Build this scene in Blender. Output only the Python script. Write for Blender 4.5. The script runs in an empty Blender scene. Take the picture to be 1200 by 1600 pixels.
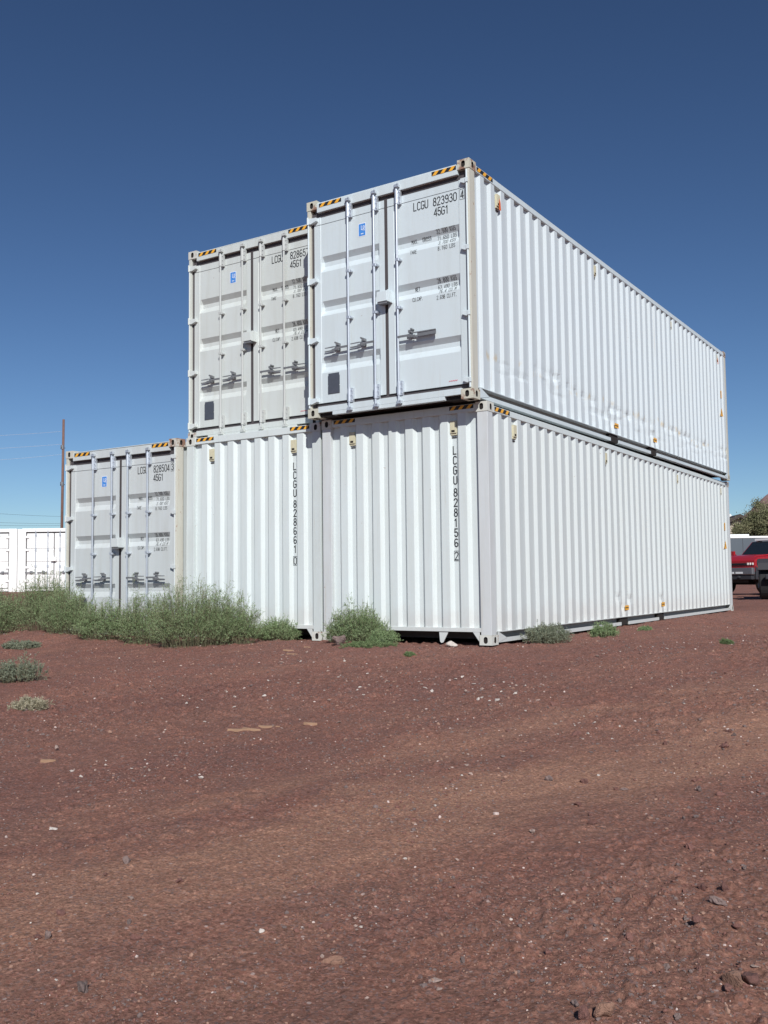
import bpy, math, random
import numpy as np
from mathutils import Matrix, Vector
random.seed(7)
rng = np.random.default_rng(11)
SC = bpy.context.scene
COL = SC.collection

# ------------------------------------------------------------------ camera, sky, sun, exposure
CAM = np.array([5.0185, -10.1939, 0.7809])
FW = np.array([-0.53593374, 0.84129675, 0.07067386])
RT = np.array([0.84289278, 0.53794999, -0.01189835])
UP = np.array([0.04802904, -0.05319376, 0.99742851])
FPX = 1498.4
cd = bpy.data.cameras.new('camera'); cam = bpy.data.objects.new('camera', cd); COL.objects.link(cam)
cd.sensor_fit = 'VERTICAL'; cd.sensor_height = 24.0; cd.sensor_width = 18.0
cd.lens = FPX / 1600 * 24.0; cd.clip_start = 0.05; cd.clip_end = 20000
cam.matrix_world = Matrix(((RT[0], UP[0], -FW[0], CAM[0]), (RT[1], UP[1], -FW[1], CAM[1]),
                           (RT[2], UP[2], -FW[2], CAM[2]), (0, 0, 0, 1)))
SC.camera = cam

SUN = Vector((0.87, -1.0, 0.98)).normalized()
ELEV = math.asin(SUN.z); AZ = math.atan2(SUN.x, SUN.y)
world = bpy.data.worlds.new('World'); SC.world = world; world.use_nodes = True
wn = world.node_tree.nodes; wl = world.node_tree.links
sky = wn.new('ShaderNodeTexSky'); sky.sky_type = 'NISHITA'; sky.sun_disc = False
sky.sun_elevation = ELEV; sky.sun_rotation = AZ
sky.altitude = 1500; sky.air_density = 1.0; sky.dust_density = 0.6; sky.ozone_density = 2.2
bg = wn['Background']; bg.inputs['Strength'].default_value = 0.07
gam = wn.new('ShaderNodeGamma'); gam.inputs['Gamma'].default_value = 1.25
tint = wn.new('ShaderNodeMixRGB'); tint.blend_type = 'MULTIPLY'; tint.inputs['Fac'].default_value = 1.0
tint.inputs['Color2'].default_value = (0.556, 0.616, 0.669, 1)
wl.new(sky.outputs['Color'], gam.inputs['Color']); wl.new(gam.outputs['Color'], tint.inputs['Color1'])
wl.new(tint.outputs['Color'], bg.inputs['Color'])
sd = bpy.data.lights.new('sun', 'SUN'); sd.energy = 4.6; sd.angle = math.radians(0.53); sd.color = (1.0, 0.98, 0.945)
sun = bpy.data.objects.new('sun', sd); COL.objects.link(sun)
sun.rotation_euler = SUN.to_track_quat('Z', 'Y').to_euler()
sun.location = (20, -20, 30)
vs = SC.view_settings
SC.display_settings.display_device = 'sRGB'
vs.view_transform = 'Standard'; vs.look = 'None'; vs.exposure = 0.0; vs.gamma = 1.0

# ------------------------------------------------------------------ node helpers
def new_mat(name):
    m = bpy.data.materials.new(name); m.use_nodes = True
    nt = m.node_tree
    return m, nt, nt.nodes['Principled BSDF']

def N(nt, t, **kw):
    n = nt.nodes.new(t)
    for k, v in kw.items():
        if k.startswith('i_'):
            n.inputs[k[2:].replace('_', ' ')].default_value = v
        else:
            setattr(n, k, v)
    return n

def coords(nt, scale=(1, 1, 1), loc=(0, 0, 0), rot=(0, 0, 0)):
    tc = N(nt, 'ShaderNodeTexCoord'); mp = N(nt, 'ShaderNodeMapping')
    mp.inputs['Scale'].default_value = scale; mp.inputs['Location'].default_value = loc
    mp.inputs['Rotation'].default_value = rot
    nt.links.new(tc.outputs['Object'], mp.inputs['Vector'])
    return mp.outputs['Vector']

def noise(nt, vec, scale, detail=4, rough=0.55):
    n = N(nt, 'ShaderNodeTexNoise'); n.inputs['Scale'].default_value = scale
    n.inputs['Detail'].default_value = detail; n.inputs['Roughness'].default_value = rough
    nt.links.new(vec, n.inputs['Vector']); return n.outputs['Fac']

def ramp(nt, fac, stops):
    r = N(nt, 'ShaderNodeValToRGB'); e = r.color_ramp.elements
    while len(e) < len(stops): e.new(0.5)
    for i, (p, c) in enumerate(stops):
        e[i].position = p; e[i].color = (c, c, c, 1) if isinstance(c, (int, float)) else (*c, 1)
    nt.links.new(fac, r.inputs['Fac']); return r.outputs['Color']

def mix(nt, fac, a, b, mode='MIX'):
    m = N(nt, 'ShaderNodeMixRGB', blend_type=mode)
    for sock, v in (('Fac', fac), ('Color1', a), ('Color2', b)):
        if hasattr(v, 'links'): nt.links.new(v, m.inputs[sock])
        elif isinstance(v, (int, float)): m.inputs[sock].default_value = v
        else: m.inputs[sock].default_value = (*v, 1)
    return m.outputs['Color']

def mathn(nt, op, a, b=0.0):
    m = N(nt, 'ShaderNodeMath', operation=op)
    for i, v in enumerate((a, b)):
        if hasattr(v, 'links'): nt.links.new(v, m.inputs[i])
        else: m.inputs[i].default_value = v
    return m.outputs[0]

def bump(nt, bsdf, h, strength=0.3, dist=0.01):
    b = N(nt, 'ShaderNodeBump'); b.inputs['Strength'].default_value = strength
    b.inputs['Distance'].default_value = dist
    nt.links.new(h, b.inputs['Height']); nt.links.new(b.outputs['Normal'], bsdf.inputs['Normal'])

RUST = (0.20, 0.075, 0.03); TAN = (0.55, 0.40, 0.18)
def paint(name, col, seed=0, rust=0.0, grime=0.25, rough=0.42, tan_band=0.0, spots=True, low=False):
    m, nt, b = new_mat(name)
    v = coords(nt, loc=(seed * 3.1, seed * 1.7, seed * 2.3))
    vs_ = coords(nt, scale=(6, 6, 0.5), loc=(seed, seed * 2, 0))
    g1 = ramp(nt, noise(nt, v, 1.6, 5), [(0.35, 0), (0.75, 1)])
    g2 = ramp(nt, noise(nt, vs_, 2.0, 5, 0.65), [(0.45, 0), (0.75, 1)])
    c = mix(nt, mathn(nt, 'MULTIPLY', g1, grime), col, tuple(x * k for x, k in zip(col, (0.86, 0.84, 0.80))))
    c = mix(nt, mathn(nt, 'MULTIPLY', g2, grime * 1.2), c, tuple(x * k for x, k in zip(col, (0.80, 0.77, 0.71))))
    if spots:
        sp = ramp(nt, noise(nt, v, 14, 4, 0.6), [(0.735 - rust * 0.22, 0), (0.765 - rust * 0.2, 1)])
        c = mix(nt, mathn(nt, 'MULTIPLY', sp, 0.75), c, mix(nt, noise(nt, v, 60, 2), RUST, (0.36, 0.17, 0.07)))
    if rust > 0:
        st = coords(nt, scale=(9, 9, 0.7), loc=(seed * 5, 1, seed))
        s2 = ramp(nt, noise(nt, st, 3.0, 5, 0.6), [(0.70 - rust * 0.25, 0), (0.80 - rust * 0.2, 1)])
        c = mix(nt, mathn(nt, 'MULTIPLY', s2, 0.7), c, (0.38, 0.22, 0.12))
    if tan_band:
        tc = N(nt, 'ShaderNodeTexCoord'); sx = N(nt, 'ShaderNodeSeparateXYZ'); nt.links.new(tc.outputs['Object'], sx.inputs[0])
        wob = mathn(nt, 'MULTIPLY', mathn(nt, 'SUBTRACT', noise(nt, v, 0.5, 2), 0.5), 0.5)
        zz = mathn(nt, 'ABSOLUTE', mathn(nt, 'SUBTRACT', mathn(nt, 'ADD', sx.outputs['Z'], wob), tan_band))
        band = ramp(nt, zz, [(0.0, 1), (0.075, 0)])
        sc = coords(nt, scale=(1, 1, 0.6), loc=(seed, 4, 2))
        sp = ramp(nt, noise(nt, sc, 5.0, 3), [(0.53, 0), (0.62, 1)])
        c = mix(nt, mathn(nt, 'MULTIPLY', mathn(nt, 'MULTIPLY', band, sp), 0.6), c, TAN)
    stv = coords(nt, scale=(13, 13, 0.32), loc=(seed * 7, 3, seed))
    s3 = ramp(nt, noise(nt, stv, 2.2, 5, 0.7), [(0.60, 0), (0.72, 1)])
    patch = ramp(nt, noise(nt, v, 0.9, 3), [(0.42, 0), (0.62, 1)])
    c = mix(nt, mathn(nt, 'MULTIPLY', mathn(nt, 'MULTIPLY', s3, patch), 0.42), c, (0.44, 0.36, 0.27))
    if low:
        tc = N(nt, 'ShaderNodeTexCoord'); sx = N(nt, 'ShaderNodeSeparateXYZ'); nt.links.new(tc.outputs['Object'], sx.inputs[0])
        zz = mathn(nt, 'ADD', sx.outputs['Z'], mathn(nt, 'MULTIPLY', noise(nt, v, 5, 5, .7), -0.55))
        sp = ramp(nt, zz, [(0.0, 1), (0.22, 0)])
        c = mix(nt, mathn(nt, 'MULTIPLY', sp, 0.14), c, (0.42, 0.27, 0.21))
    nt.links.new(c, b.inputs['Base Color'])
    r = ramp(nt, g1, [(0, rough), (1, rough + 0.15)]); nt.links.new(r, b.inputs['Roughness'])
    bump(nt, b, noise(nt, v, 3.0, 3), 0.25, 0.01)
    return m

def plain(name, col, rough=0.6, metal=0.0, var=0.15, scale=20):
    m, nt, b = new_mat(name)
    v = coords(nt)
    n = noise(nt, v, scale, 3)
    c = mix(nt, n, tuple(x * (1 - var) for x in col), tuple(min(1, x * (1 + var)) for x in col))
    nt.links.new(c, b.inputs['Base Color'])
    b.inputs['Roughness'].default_value = rough; b.inputs['Metallic'].default_value = metal
    return m

def casting_mat(name, col, amount, seed):
    m, nt, b = new_mat(name)
    v = coords(nt, loc=(seed * 2.7, seed, seed * 0.6))
    f = ramp(nt, noise(nt, v, 9, 6, 0.65), [(0.62 - amount * 0.24, 0), (0.70 - amount * 0.18, 1)])
    rc = mix(nt, noise(nt, v, 40, 3), (0.30, 0.12, 0.06), (0.16, 0.07, 0.045))
    f2 = ramp(nt, noise(nt, v, 3, 3), [(0.3, 0), (0.7, 0.5)])
    base = mix(nt, f2, col, tuple(x * 0.85 for x in col))
    nt.links.new(mix(nt, mathn(nt, 'MULTIPLY', f, 0.85), base, rc), b.inputs['Base Color'])
    b.inputs['Roughness'].default_value = 0.65
    bump(nt, b, noise(nt, v, 50, 3), 0.4, 0.004)
    return m

M = {}
M['black_ink'] = plain('black_lettering', (0.025, 0.027, 0.03), 0.55)
M['red_ink'] = plain('red_lettering', (0.65, 0.06, 0.10), 0.5)
M['white_ink'] = plain('white_print', (0.85, 0.88, 0.92), 0.5)
M['blue'] = plain('blue_sticker', (0.07, 0.26, 0.68), 0.4, var=0.1)
M['black'] = plain('black_paint', (0.02, 0.02, 0.022), 0.5)
M['yellow'] = plain('yellow_tape', (0.85, 0.42, 0.04), 0.45)
M['gasket'] = plain('dark_rubber_gasket', (0.075, 0.066, 0.070), 0.75)
M['interior'] = plain('dark_cavity', (0.02, 0.016, 0.014), 0.9)
M['galv'] = plain('galvanised_steel', (0.60, 0.64, 0.69), 0.38, 0.55, 0.1)
M['dark_steel'] = plain('dark_handle_steel', (0.20, 0.205, 0.215), 0.5, 0.3, 0.25)
M['plate'] = plain('grey_data_plate', (0.085, 0.095, 0.12), 0.5, 0.2)
M['cream'] = plain('cream_vent_plastic', (0.60, 0.56, 0.40), 0.6, var=0.2, scale=30)
M['orange'] = plain('orange_mark', (0.70, 0.15, 0.04), 0.5)
M['grime'] = plain('rail_web_painted_shade', (0.30, 0.285, 0.27), 0.8, var=.2, scale=6)  # shade of the rail recess, painted in as a darker web colour
M['floor'] = plain('underside_steel', (0.10, 0.09, 0.085), 0.8)

# ------------------------------------------------------------------ mesh helpers
class MB:
    def __init__(s): s.v = []; s.f = []; s.mi = []; s.smooth = False
    def add(s, vs, fs, mi=0):
        o = len(s.v); s.v += [tuple(map(float, p)) for p in vs]
        for f in fs: s.f.append(tuple(i + o for i in f)); s.mi.append(mi)
        return s
    def box(s, x0, x1, y0, y1, z0, z1, mi=0):
        x0, x1 = min(x0, x1), max(x0, x1); y0, y1 = min(y0, y1), max(y0, y1); z0, z1 = min(z0, z1), max(z0, z1)
        return s.add([(x0, y0, z0), (x1, y0, z0), (x1, y1, z0), (x0, y1, z0), (x0, y0, z1), (x1, y0, z1), (x1, y1, z1), (x0, y1, z1)],
              [(0, 3, 2, 1), (4, 5, 6, 7), (0, 1, 5, 4), (1, 2, 6, 5), (2, 3, 7, 6), (3, 0, 4, 7)], mi)
    def cyl(s, p0, p1, r0, r1=None, n=10, mi=0, caps=True):
        r1 = r0 if r1 is None else r1
        p0 = Vector(p0); p1 = Vector(p1); d = (p1 - p0).normalized()
        a = d.orthogonal().normalized(); b = d.cross(a)
        vs = []
        for p, r in ((p0, r0), (p1, r1)):
            for i in range(n):
                t = 2 * math.pi * i / n; vs.append(p + a * r * math.cos(t) + b * r * math.sin(t))
        fs = [(i, (i + 1) % n, n + (i + 1) % n, n + i) for i in range(n)]
        if caps: fs += [tuple(range(n))[::-1], tuple(range(n, 2 * n))]
        return s.add(vs, fs, mi)
    def prism(s, poly, axis, a0, a1, mi=0):
        # poly: 2-D points; axis 0: (y,z), 1: (x,z), 2: (x,y)
        n = len(poly); vs = []
        for a in (a0, a1):
            for (u, w) in poly:
                vs.append((a, u, w) if axis == 0 else (u, a, w) if axis == 1 else (u, w, a))
        fs = [(i, (i + 1) % n, n + (i + 1) % n, n + i) for i in range(n)] + [tuple(range(n))[::-1], tuple(range(n, 2 * n))]
        return s.add(vs, fs, mi)
    def build(s, name, mats, parent=None, off=(0, 0, 0), smooth=False, bevel=0, recalc=True, loc=None):
        me = bpy.data.meshes.new(name)
        V = [(a + off[0], b + off[1], c + off[2]) for a, b, c in s.v]
        me.from_pydata(V, [], s.f)
        if not isinstance(mats, (list, tuple)): mats = [mats]
        for m in mats: me.materials.append(m)
        if len(mats) > 1: me.polygons.foreach_set('material_index', s.mi)
        if recalc:
            import bmesh
            bm = bmesh.new(); bm.from_mesh(me); bmesh.ops.recalc_face_normals(bm, faces=bm.faces); bm.to_mesh(me); bm.free()
        if smooth: me.polygons.foreach_set('use_smooth', [True] * len(me.polygons))
        me.update()
        o = bpy.data.objects.new(name, me); COL.objects.link(o)
        if parent: o.parent = parent
        if loc: o.location = loc
        if bevel:
            b = o.modifiers.new('bevel', 'BEVEL'); b.width = bevel; b.segments = 2; b.limit_method = 'ANGLE'
        return o

def tag(o, label, cat, group=None, kind=None):
    if label: o['label'] = label
    if cat: o['category'] = cat
    if group: o['group'] = group
    if kind: o['kind'] = kind
    return o

def empty(name, loc, rz=0.0):
    o = bpy.data.objects.new(name, None); COL.objects.link(o)
    o.empty_display_size = 0.3; o.location = loc; o.rotation_euler = (0, 0, rz); return o

def np_mesh(name, V, F, mats, parent=None, mi=None, smooth=False):
    """fast mesh from arrays; F is (n,3) or (n,4)"""
    me = bpy.data.meshes.new(name); V = np.asarray(V, np.float32); F = np.asarray(F, np.int32)
    k = F.shape[1]
    me.vertices.add(len(V)); me.vertices.foreach_set('co', V.ravel())
    me.loops.add(F.size); me.loops.foreach_set('vertex_index', F.ravel())
    me.polygons.add(len(F)); me.polygons.foreach_set('loop_start', np.arange(0, F.size, k, dtype=np.int32))
    me.polygons.foreach_set('loop_total', np.full(len(F), k, np.int32))
    if not isinstance(mats, (list, tuple)): mats = [mats]
    for m in mats: me.materials.append(m)
    if mi is not None: me.polygons.foreach_set('material_index', np.asarray(mi, np.int32))
    me.polygons.foreach_set('use_smooth', np.full(len(F), bool(smooth)))
    me.update(calc_edges=True); me.validate()
    o = bpy.data.objects.new(name, me); COL.objects.link(o)
    if parent: o.parent = parent
    return o

# ------------------------------------------------------------------ terrain height
def _hash(ix, iy, seed):
    h = (ix.astype(np.int64) * 374761393 + iy.astype(np.int64) * 668265263 + seed * 1442695041) & 0xffffffff
    h = ((h ^ (h >> 13)) * 1274126177) & 0xffffffff
    return ((h ^ (h >> 16)) & 0xffff) / 65535.0
def vnoise(x, y, seed=0):
    ix = np.floor(x); iy = np.floor(y); fx = x - ix; fy = y - iy
    fx = fx * fx * fx * (fx * (fx * 6 - 15) + 10); fy = fy * fy * fy * (fy * (fy * 6 - 15) + 10)
    ix = ix.astype(np.int64); iy = iy.astype(np.int64)
    a = _hash(ix, iy, seed); b = _hash(ix + 1, iy, seed); c = _hash(ix, iy + 1, seed); d = _hash(ix + 1, iy + 1, seed)
    return (a * (1 - fx) + b * fx) * (1 - fy) + (c * (1 - fx) + d * fx) * fy
def ss(x, a, b):
    t = np.clip((x - a) / (b - a), 0, 1); return t * t * (3 - 2 * t)
TRK = math.radians(68)    # direction of the wheel tracks
def gz(x, y):
    x = np.asarray(x, float); y = np.asarray(y, float)
    z = -0.45 * np.clip((-y - 0.6) / 9.0, 0, 1.3)
    dep = (x - CAM[0]) * FW[0] + (y - CAM[1]) * FW[1]
    dist = np.hypot(x - CAM[0], y - CAM[1])
    z = z + 0.45 * np.maximum(ss(-x, 10, 24), ss(dep, 42, 60))
    near = 1 - ss(dist, 40, 90)
    # footprint of the containers stays level
    ex = np.maximum(np.maximum(-7.6 - x, x - 0.05), 0); ey = np.maximum(np.maximum(-0.1 - y, y - 12.4), 0)
    away = ss(np.hypot(ex, ey), 0.0, 1.2)
    z = z - 0.012
    n = (vnoise(x / 3.1, y / 3.1, 1) - 0.5) * 0.07 * away + (vnoise(x / 1.1, y / 1.1, 2) - 0.5) * 0.05 * (0.15 + 0.85 * away)
    u = x * math.cos(TRK) + y * math.sin(TRK); w = -x * math.sin(TRK) + y * math.cos(TRK)
    n = n + (vnoise(u / 1.9, w / 0.42, 9) - 0.5) * 0.014 * away
    n = n + (vnoise(x / 0.37, y / 0.37, 3) - 0.5) * 0.016 + (vnoise(x / 0.13, y / 0.13, 4) - 0.5) * 0.009
    rough = 0.5 + 0.8 * ss(vnoise(x / 1.7, y / 1.7, 12), 0.35, 0.75) + 0.7 * ss(y, -6.5, -3.5) * (1 - ss(y, 8, 20))
    sm_ = 1 - np.clip(np.exp(-((w + 5.05) / 0.55) ** 2) * 0.85 + 0.5 * np.exp(-((w + 3.8) / 0.3) ** 2), 0, 1)
    rough = rough * sm_ * 0.72 + 0.5 * np.exp(-(((x - 4.5) / .55) ** 2 + ((y + 7.3) / .8) ** 2)) + .45 * np.exp(-(((x - 4.0) / .4) ** 2 + ((y + 8.6) / .35) ** 2))
    n = n + ((vnoise(x / 0.055, y / 0.055, 5) - 0.5) * 0.010 + np.maximum(vnoise(x / 0.036, y / 0.036, 6) - 0.62, 0) * 0.045
             + np.maximum(vnoise(x / 0.085, y / 0.085, 16) - 0.66, 0) * 0.05 + (vnoise(x / 0.017, y / 0.017, 7) - 0.5) * 0.004) * rough
    # spoil heaped against the far half of the long side and at the left
    n = n + 0.10 * np.exp(-((x - 0.75) / 0.55) ** 2) * ss(y, 3.6, 6.2) * (1 - ss(y, 9.0, 11.5))
    n = n + 0.16 * np.exp(-(((x + 7.0) / 1.8) ** 2 + ((y + 1.2) / 0.5) ** 2))
    return z + n * near
def gz1(x, y): return float(gz(np.array([x]), np.array([y]))[0])
def ground_at(px, py):
    d = FW + RT * (px - 600) / FPX + UP * (800 - py) / FPX
    z = -0.2
    for _ in range(40):
        t = (z - CAM[2]) / d[2]; p = CAM + d * t; z = 0.5 * z + 0.5 * gz1(p[0], p[1])
    return p[0], p[1], z
def at_depth(px, dep, py=None):
    d = FW + RT * (px - 600) / FPX + (UP * (800 - py) / FPX if py is not None else 0)
    return CAM + d * dep

# ground material
gm, nt, b = new_mat('red_cinder_dirt')
v = coords(nt); vt = coords(nt, scale=(1, 1, 1), rot=(0, 0, -TRK)); 
mpt = N(nt, 'ShaderNodeMapping'); mpt.inputs['Scale'].default_value = (0.28, 1.5, 1); nt.links.new(vt, mpt.inputs['Vector'])
big = ramp(nt, noise(nt, v, 0.55, 5, 0.6), [(0.35, 0), (0.65, 1)])
trk = ramp(nt, noise(nt, mpt.outputs[0], 0.9, 5, 0.62), [(0.44, 0), (0.62, 1)])
med = ramp(nt, noise(nt, v, 3.5, 6, 0.68), [(0.35, 0), (0.65, 1)])
fine = noise(nt, v, 45, 5, 0.75)
c = mix(nt, big, (0.200, 0.090, 0.070), (0.256, 0.117, 0.087))
c = mix(nt, mathn(nt, 'MULTIPLY', med, 0.6), c, (0.154, 0.090, 0.079))
sxy = N(nt, 'ShaderNodeSeparateXYZ'); nt.links.new(vt, sxy.inputs[0])
wob = mathn(nt, 'MULTIPLY', mathn(nt, 'SUBTRACT', noise(nt, v, 0.8, 5, 0.65), 0.5), 2.2)
ww_ = mathn(nt, 'DIVIDE', mathn(nt, 'ADD', mathn(nt, 'ADD', sxy.outputs['Y'], wob), 8.0), 8.0)
lane = ramp(nt, ww_, [(0.10, 0.25), (0.26, 0.10), (0.34, 1.0), (0.41, 1.0), (0.47, 0.08), (0.52, 0.65), (0.57, 0.12), (0.80, 0.05)])
lane = mathn(nt, 'MULTIPLY', lane, ramp(nt, noise(nt, mpt.outputs[0], 1.5, 6, 0.65), [(0.33, 0.25), (0.6, 1)]))
c = mix(nt, mathn(nt, 'MULTIPLY', trk, 0.25), c, (0.30, 0.162, 0.112))
c = mix(nt, mathn(nt, 'MULTIPLY', lane, 0.85), c, (0.385, 0.212, 0.142))
vor = N(nt, 'ShaderNodeTexVoronoi'); vor.inputs['Scale'].default_value = 110; nt.links.new(v, vor.inputs['Vector'])
vc = N(nt, 'ShaderNodeSeparateColor'); nt.links.new(vor.outputs['Color'], vc.inputs[0])
grain = ramp(nt, vc.outputs[0], [(0.0, 0.55), (0.4, 0.92), (0.8, 1.12), (1.0, 1.6)])
c = mix(nt, 0.75, c, grain, 'MULTIPLY')
c = mix(nt, 0.6, c, ramp(nt, fine, [(0.32, 0.5), (0.68, 1.5)]), 'MULTIPLY')
redf = ramp(nt, vc.outputs[1], [(0.80, 0), (0.83, 1)])
c = mix(nt, mathn(nt, 'MULTIPLY', redf, 0.35), c, (0.30, 0.12, 0.085))
greyf = ramp(nt, vc.outputs[2], [(0.86, 0), (0.88, 1)])
c = mix(nt, mathn(nt, 'MULTIPLY', greyf, 0.35), c, (0.19, 0.16, 0.165))
vor2 = N(nt, 'ShaderNodeTexVoronoi'); vor2.inputs['Scale'].default_value = 34; nt.links.new(v, vor2.inputs['Vector'])
vc2 = N(nt, 'ShaderNodeSeparateColor'); nt.links.new(vor2.outputs['Color'], vc2.inputs[0])
pale = mathn(nt, 'MULTIPLY', ramp(nt, vc2.outputs[0], [(0.955, 0), (0.96, 1)]), ramp(nt, vor2.outputs['Distance'], [(0.18, 1), (0.3, 0)]))
c = mix(nt, mathn(nt, 'MULTIPLY', pale, 0.8), c, (0.50, 0.38, 0.34))
nt.links.new(c, b.inputs['Base Color']); b.inputs['Roughness'].default_value = 0.95
b.inputs['Specular IOR Level'].default_value = 0.15
hh = mathn(nt, 'ADD', mathn(nt, 'MULTIPLY', noise(nt, v, 60, 6, 0.75), 1.0), mathn(nt, 'MULTIPLY', noise(nt, v, 14, 5, 0.7), 1.2))
bump(nt, b, hh, 0.9, 0.013)
M['ground'] = gm

# ground mesh: dense where the yard is seen, reaching the horizon
fa = math.atan2(FW[1], FW[0])
angs = np.concatenate([np.linspace(-math.radians(32), math.radians(32), 640), np.linspace(math.radians(36), math.radians(324), 60)]) + fa
r1 = np.geomspace(1.3, 45, 1350); r2 = np.geomspace(48, 9000, 60)
rr = np.concatenate([[0.3], r1, r2])
A, Rr = np.meshgrid(angs, rr)
X = CAM[0] + Rr * np.cos(A); Y = CAM[1] + Rr * np.sin(A); Z = gz(X, Y)
na = len(angs); nr = len(rr)
V = np.stack([X.ravel(), Y.ravel(), Z.ravel()], 1)
idx = np.arange(nr * na).reshape(nr, na); nx = np.roll(idx, -1, axis=1)
F = np.stack([idx[:-1].ravel(), idx[1:].ravel(), nx[1:].ravel(), nx[:-1].ravel()], 1)
V = np.vstack([V, [[CAM[0], CAM[1], gz1(CAM[0], CAM[1])]]])
g = np_mesh('ground', V, F, M['ground'], smooth=True)
# close the hole under the camera
cap = [(nr * na, int(idx[0, i]), int(nx[0, i])) for i in range(na)]
import bmesh
bm = bmesh.new(); bm.from_mesh(g.data); bm.verts.ensure_lookup_table()
for f in cap:
    try: bm.faces.new([bm.verts[i] for i in f]).smooth = True
    except ValueError: pass
bm.normal_update(); bm.to_mesh(g.data); bm.free()
tag(g, None, None, kind='structure')

# ------------------------------------------------------------------ stroke lettering
def arc(cx, cy, rx, ry, a0, a1, n=7):
    return [(cx + rx * math.cos(math.radians(a0 + (a1 - a0) * i / n)), cy + ry * math.sin(math.radians(a0 + (a1 - a0) * i / n))) for i in range(n + 1)]
OV = arc(.5, 1.55, .5, .45, 0, 180) + arc(.5, .45, .5, .45, 180, 360); OV = OV + [OV[0]]
CC = arc(.5, 1.55, .5, .45, 25, 180) + arc(.5, .45, .5, .45, 180, 335)
GL = {'0': [OV], 'O': [OV], 'C': [CC], 'G': [CC + [(1, .95), (.55, .95)]],
 '1': [[(.15, 1.6), (.55, 2), (.55, 0)]], '2': [arc(.5, 1.5, .5, .5, 170, -30) + [(0, 0), (1, 0)]],
 '3': [arc(.5, 1.53, .45, .47, 160, -90) + arc(.5, .53, .5, .53, 90, -160)], '4': [[(.75, 0), (.75, 2), (0, .5), (1, .5)]],
 '5': [[(.92, 2), (.12, 2), (.06, 1.12)] + arc(.5, .62, .5, .62, 125, -160)],
 '6': [arc(.5, 1.5, .5, .5, 40, 180) + arc(.5, .55, .5, .55, 180, 540)], '7': [[(0, 2), (1, 2), (.35, 0)]],
 '8': [arc(.5, 1.52, .42, .48, -90, 270, 12), arc(.5, .52, .5, .52, 90, 450, 12)],
 '9': [arc(.5, .5, .5, .5, 220, 360) + arc(.5, 1.45, .5, .55, 0, 360)],
 'L': [[(0, 2), (0, 0), (.9, 0)]], 'U': [[(0, 2)] + arc(.5, .45, .5, .45, 180, 360) + [(1, 2)]],
 'K': [[(0, 0), (0, 2)], [(1, 2), (.05, .9), (1, 0)]],
 'S': [arc(.5, 1.53, .5, .47, 20, 260) + arc(.5, .53, .5, .53, 80, -160)],
 'B': [[(0, 0), (0, 2), (.6, 2)] + arc(.6, 1.55, .35, .45, 90, -90) + arc(.6, .55, .4, .55, 90, -90) + [(0, 0)]],
 'M': [[(0, 0), (0, 2), (.5, .9), (1, 2), (1, 0)]], 'A': [[(0, 0), (.5, 2), (1, 0)], [(.2, .7), (.8, .7)]],
 'X': [[(0, 0), (1, 2)], [(0, 2), (1, 0)]], 'R': [[(0, 0), (0, 2), (.6, 2)] + arc(.6, 1.5, .4, .5, 90, -90) + [(.1, 1)], [(.5, 1), (1, 0)]],
 'T': [[(0, 2), (1, 2)], [(.5, 2), (.5, 0)]], 'N': [[(0, 0), (0, 2), (1, 0), (1, 2)]], 'E': [[(.95, 2), (0, 2), (0, 0), (.95, 0)], [(0, 1.05), (.75, 1.05)]],
 'P': [[(0, 0), (0, 2), (.6, 2)] + arc(.6, 1.5, .4, .5, 90, -90) + [(0, 1)]], 'F': [[(.95, 2), (0, 2), (0, 0)], [(0, 1.05), (.75, 1.05)]],
 '.': [[(.4, 0), (.4, .28)]], 'D': [[(0, 0), (0, 2), (.5, 2)] + arc(.5, 1.5, .5, .5, 90, 0) + arc(.5, .5, .5, .5, 0, -90) + [(0, 0)]]}

def ribbon(mb, pts, w, depth, mapper, seg=0.012):
    P = [np.array(pts[0], float)]
    for q in pts[1:]:
        q = np.array(q, float); a = P[-1]; d = np.linalg.norm(q - a)
        if d < 1e-6: continue
        k = max(1, int(math.ceil(d / seg)))
        for i in range(1, k + 1): P.append(a + (q - a) * i / k)
    if len(P) < 2: return
    L = []; R_ = []
    for i, p in enumerate(P):
        t0 = P[i] - P[i - 1] if i else P[1] - P[0]; t1 = P[i + 1] - P[i] if i < len(P) - 1 else t0
        t0 = t0 / np.linalg.norm(t0); t1 = t1 / np.linalg.norm(t1)
        t = t0 + t1; t = t / (np.linalg.norm(t) + 1e-9); n = np.array([-t[1], t[0]])
        m = w / 2 / max(0.55, float(np.dot(n, [-t0[1], t0[0]])))
        ext = 0
        if i == 0: ext = -w / 2 * 0.7
        if i == len(P) - 1: ext = w / 2 * 0.7
        p = p + t * ext
        L.append(mapper(*(p + n * m), depth)); R_.append(mapper(*(p - n * m), depth))
    n = len(L)
    mb.add(L + R_, [(i, n + i, n + i + 1, i + 1) for i in range(n - 1)])

def text(mb, s, x, z, cw, adv, h, w, mapper, slant=0.0):
    for k, ch in enumerate(s):
        for j, st in enumerate(GL.get(ch, [])):
            ribbon(mb, [(x + k * adv + a * cw + slant * b_ * h / 2, z + b_ * h / 2) for a, b_ in st], w, 0.0022 + 0.0004 * j, mapper)

# ------------------------------------------------------------------ shipping containers
CW, CL, CH = 2.438, 12.192, 2.896
OFF = (-CW / 2, -CL / 2, 0)

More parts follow.
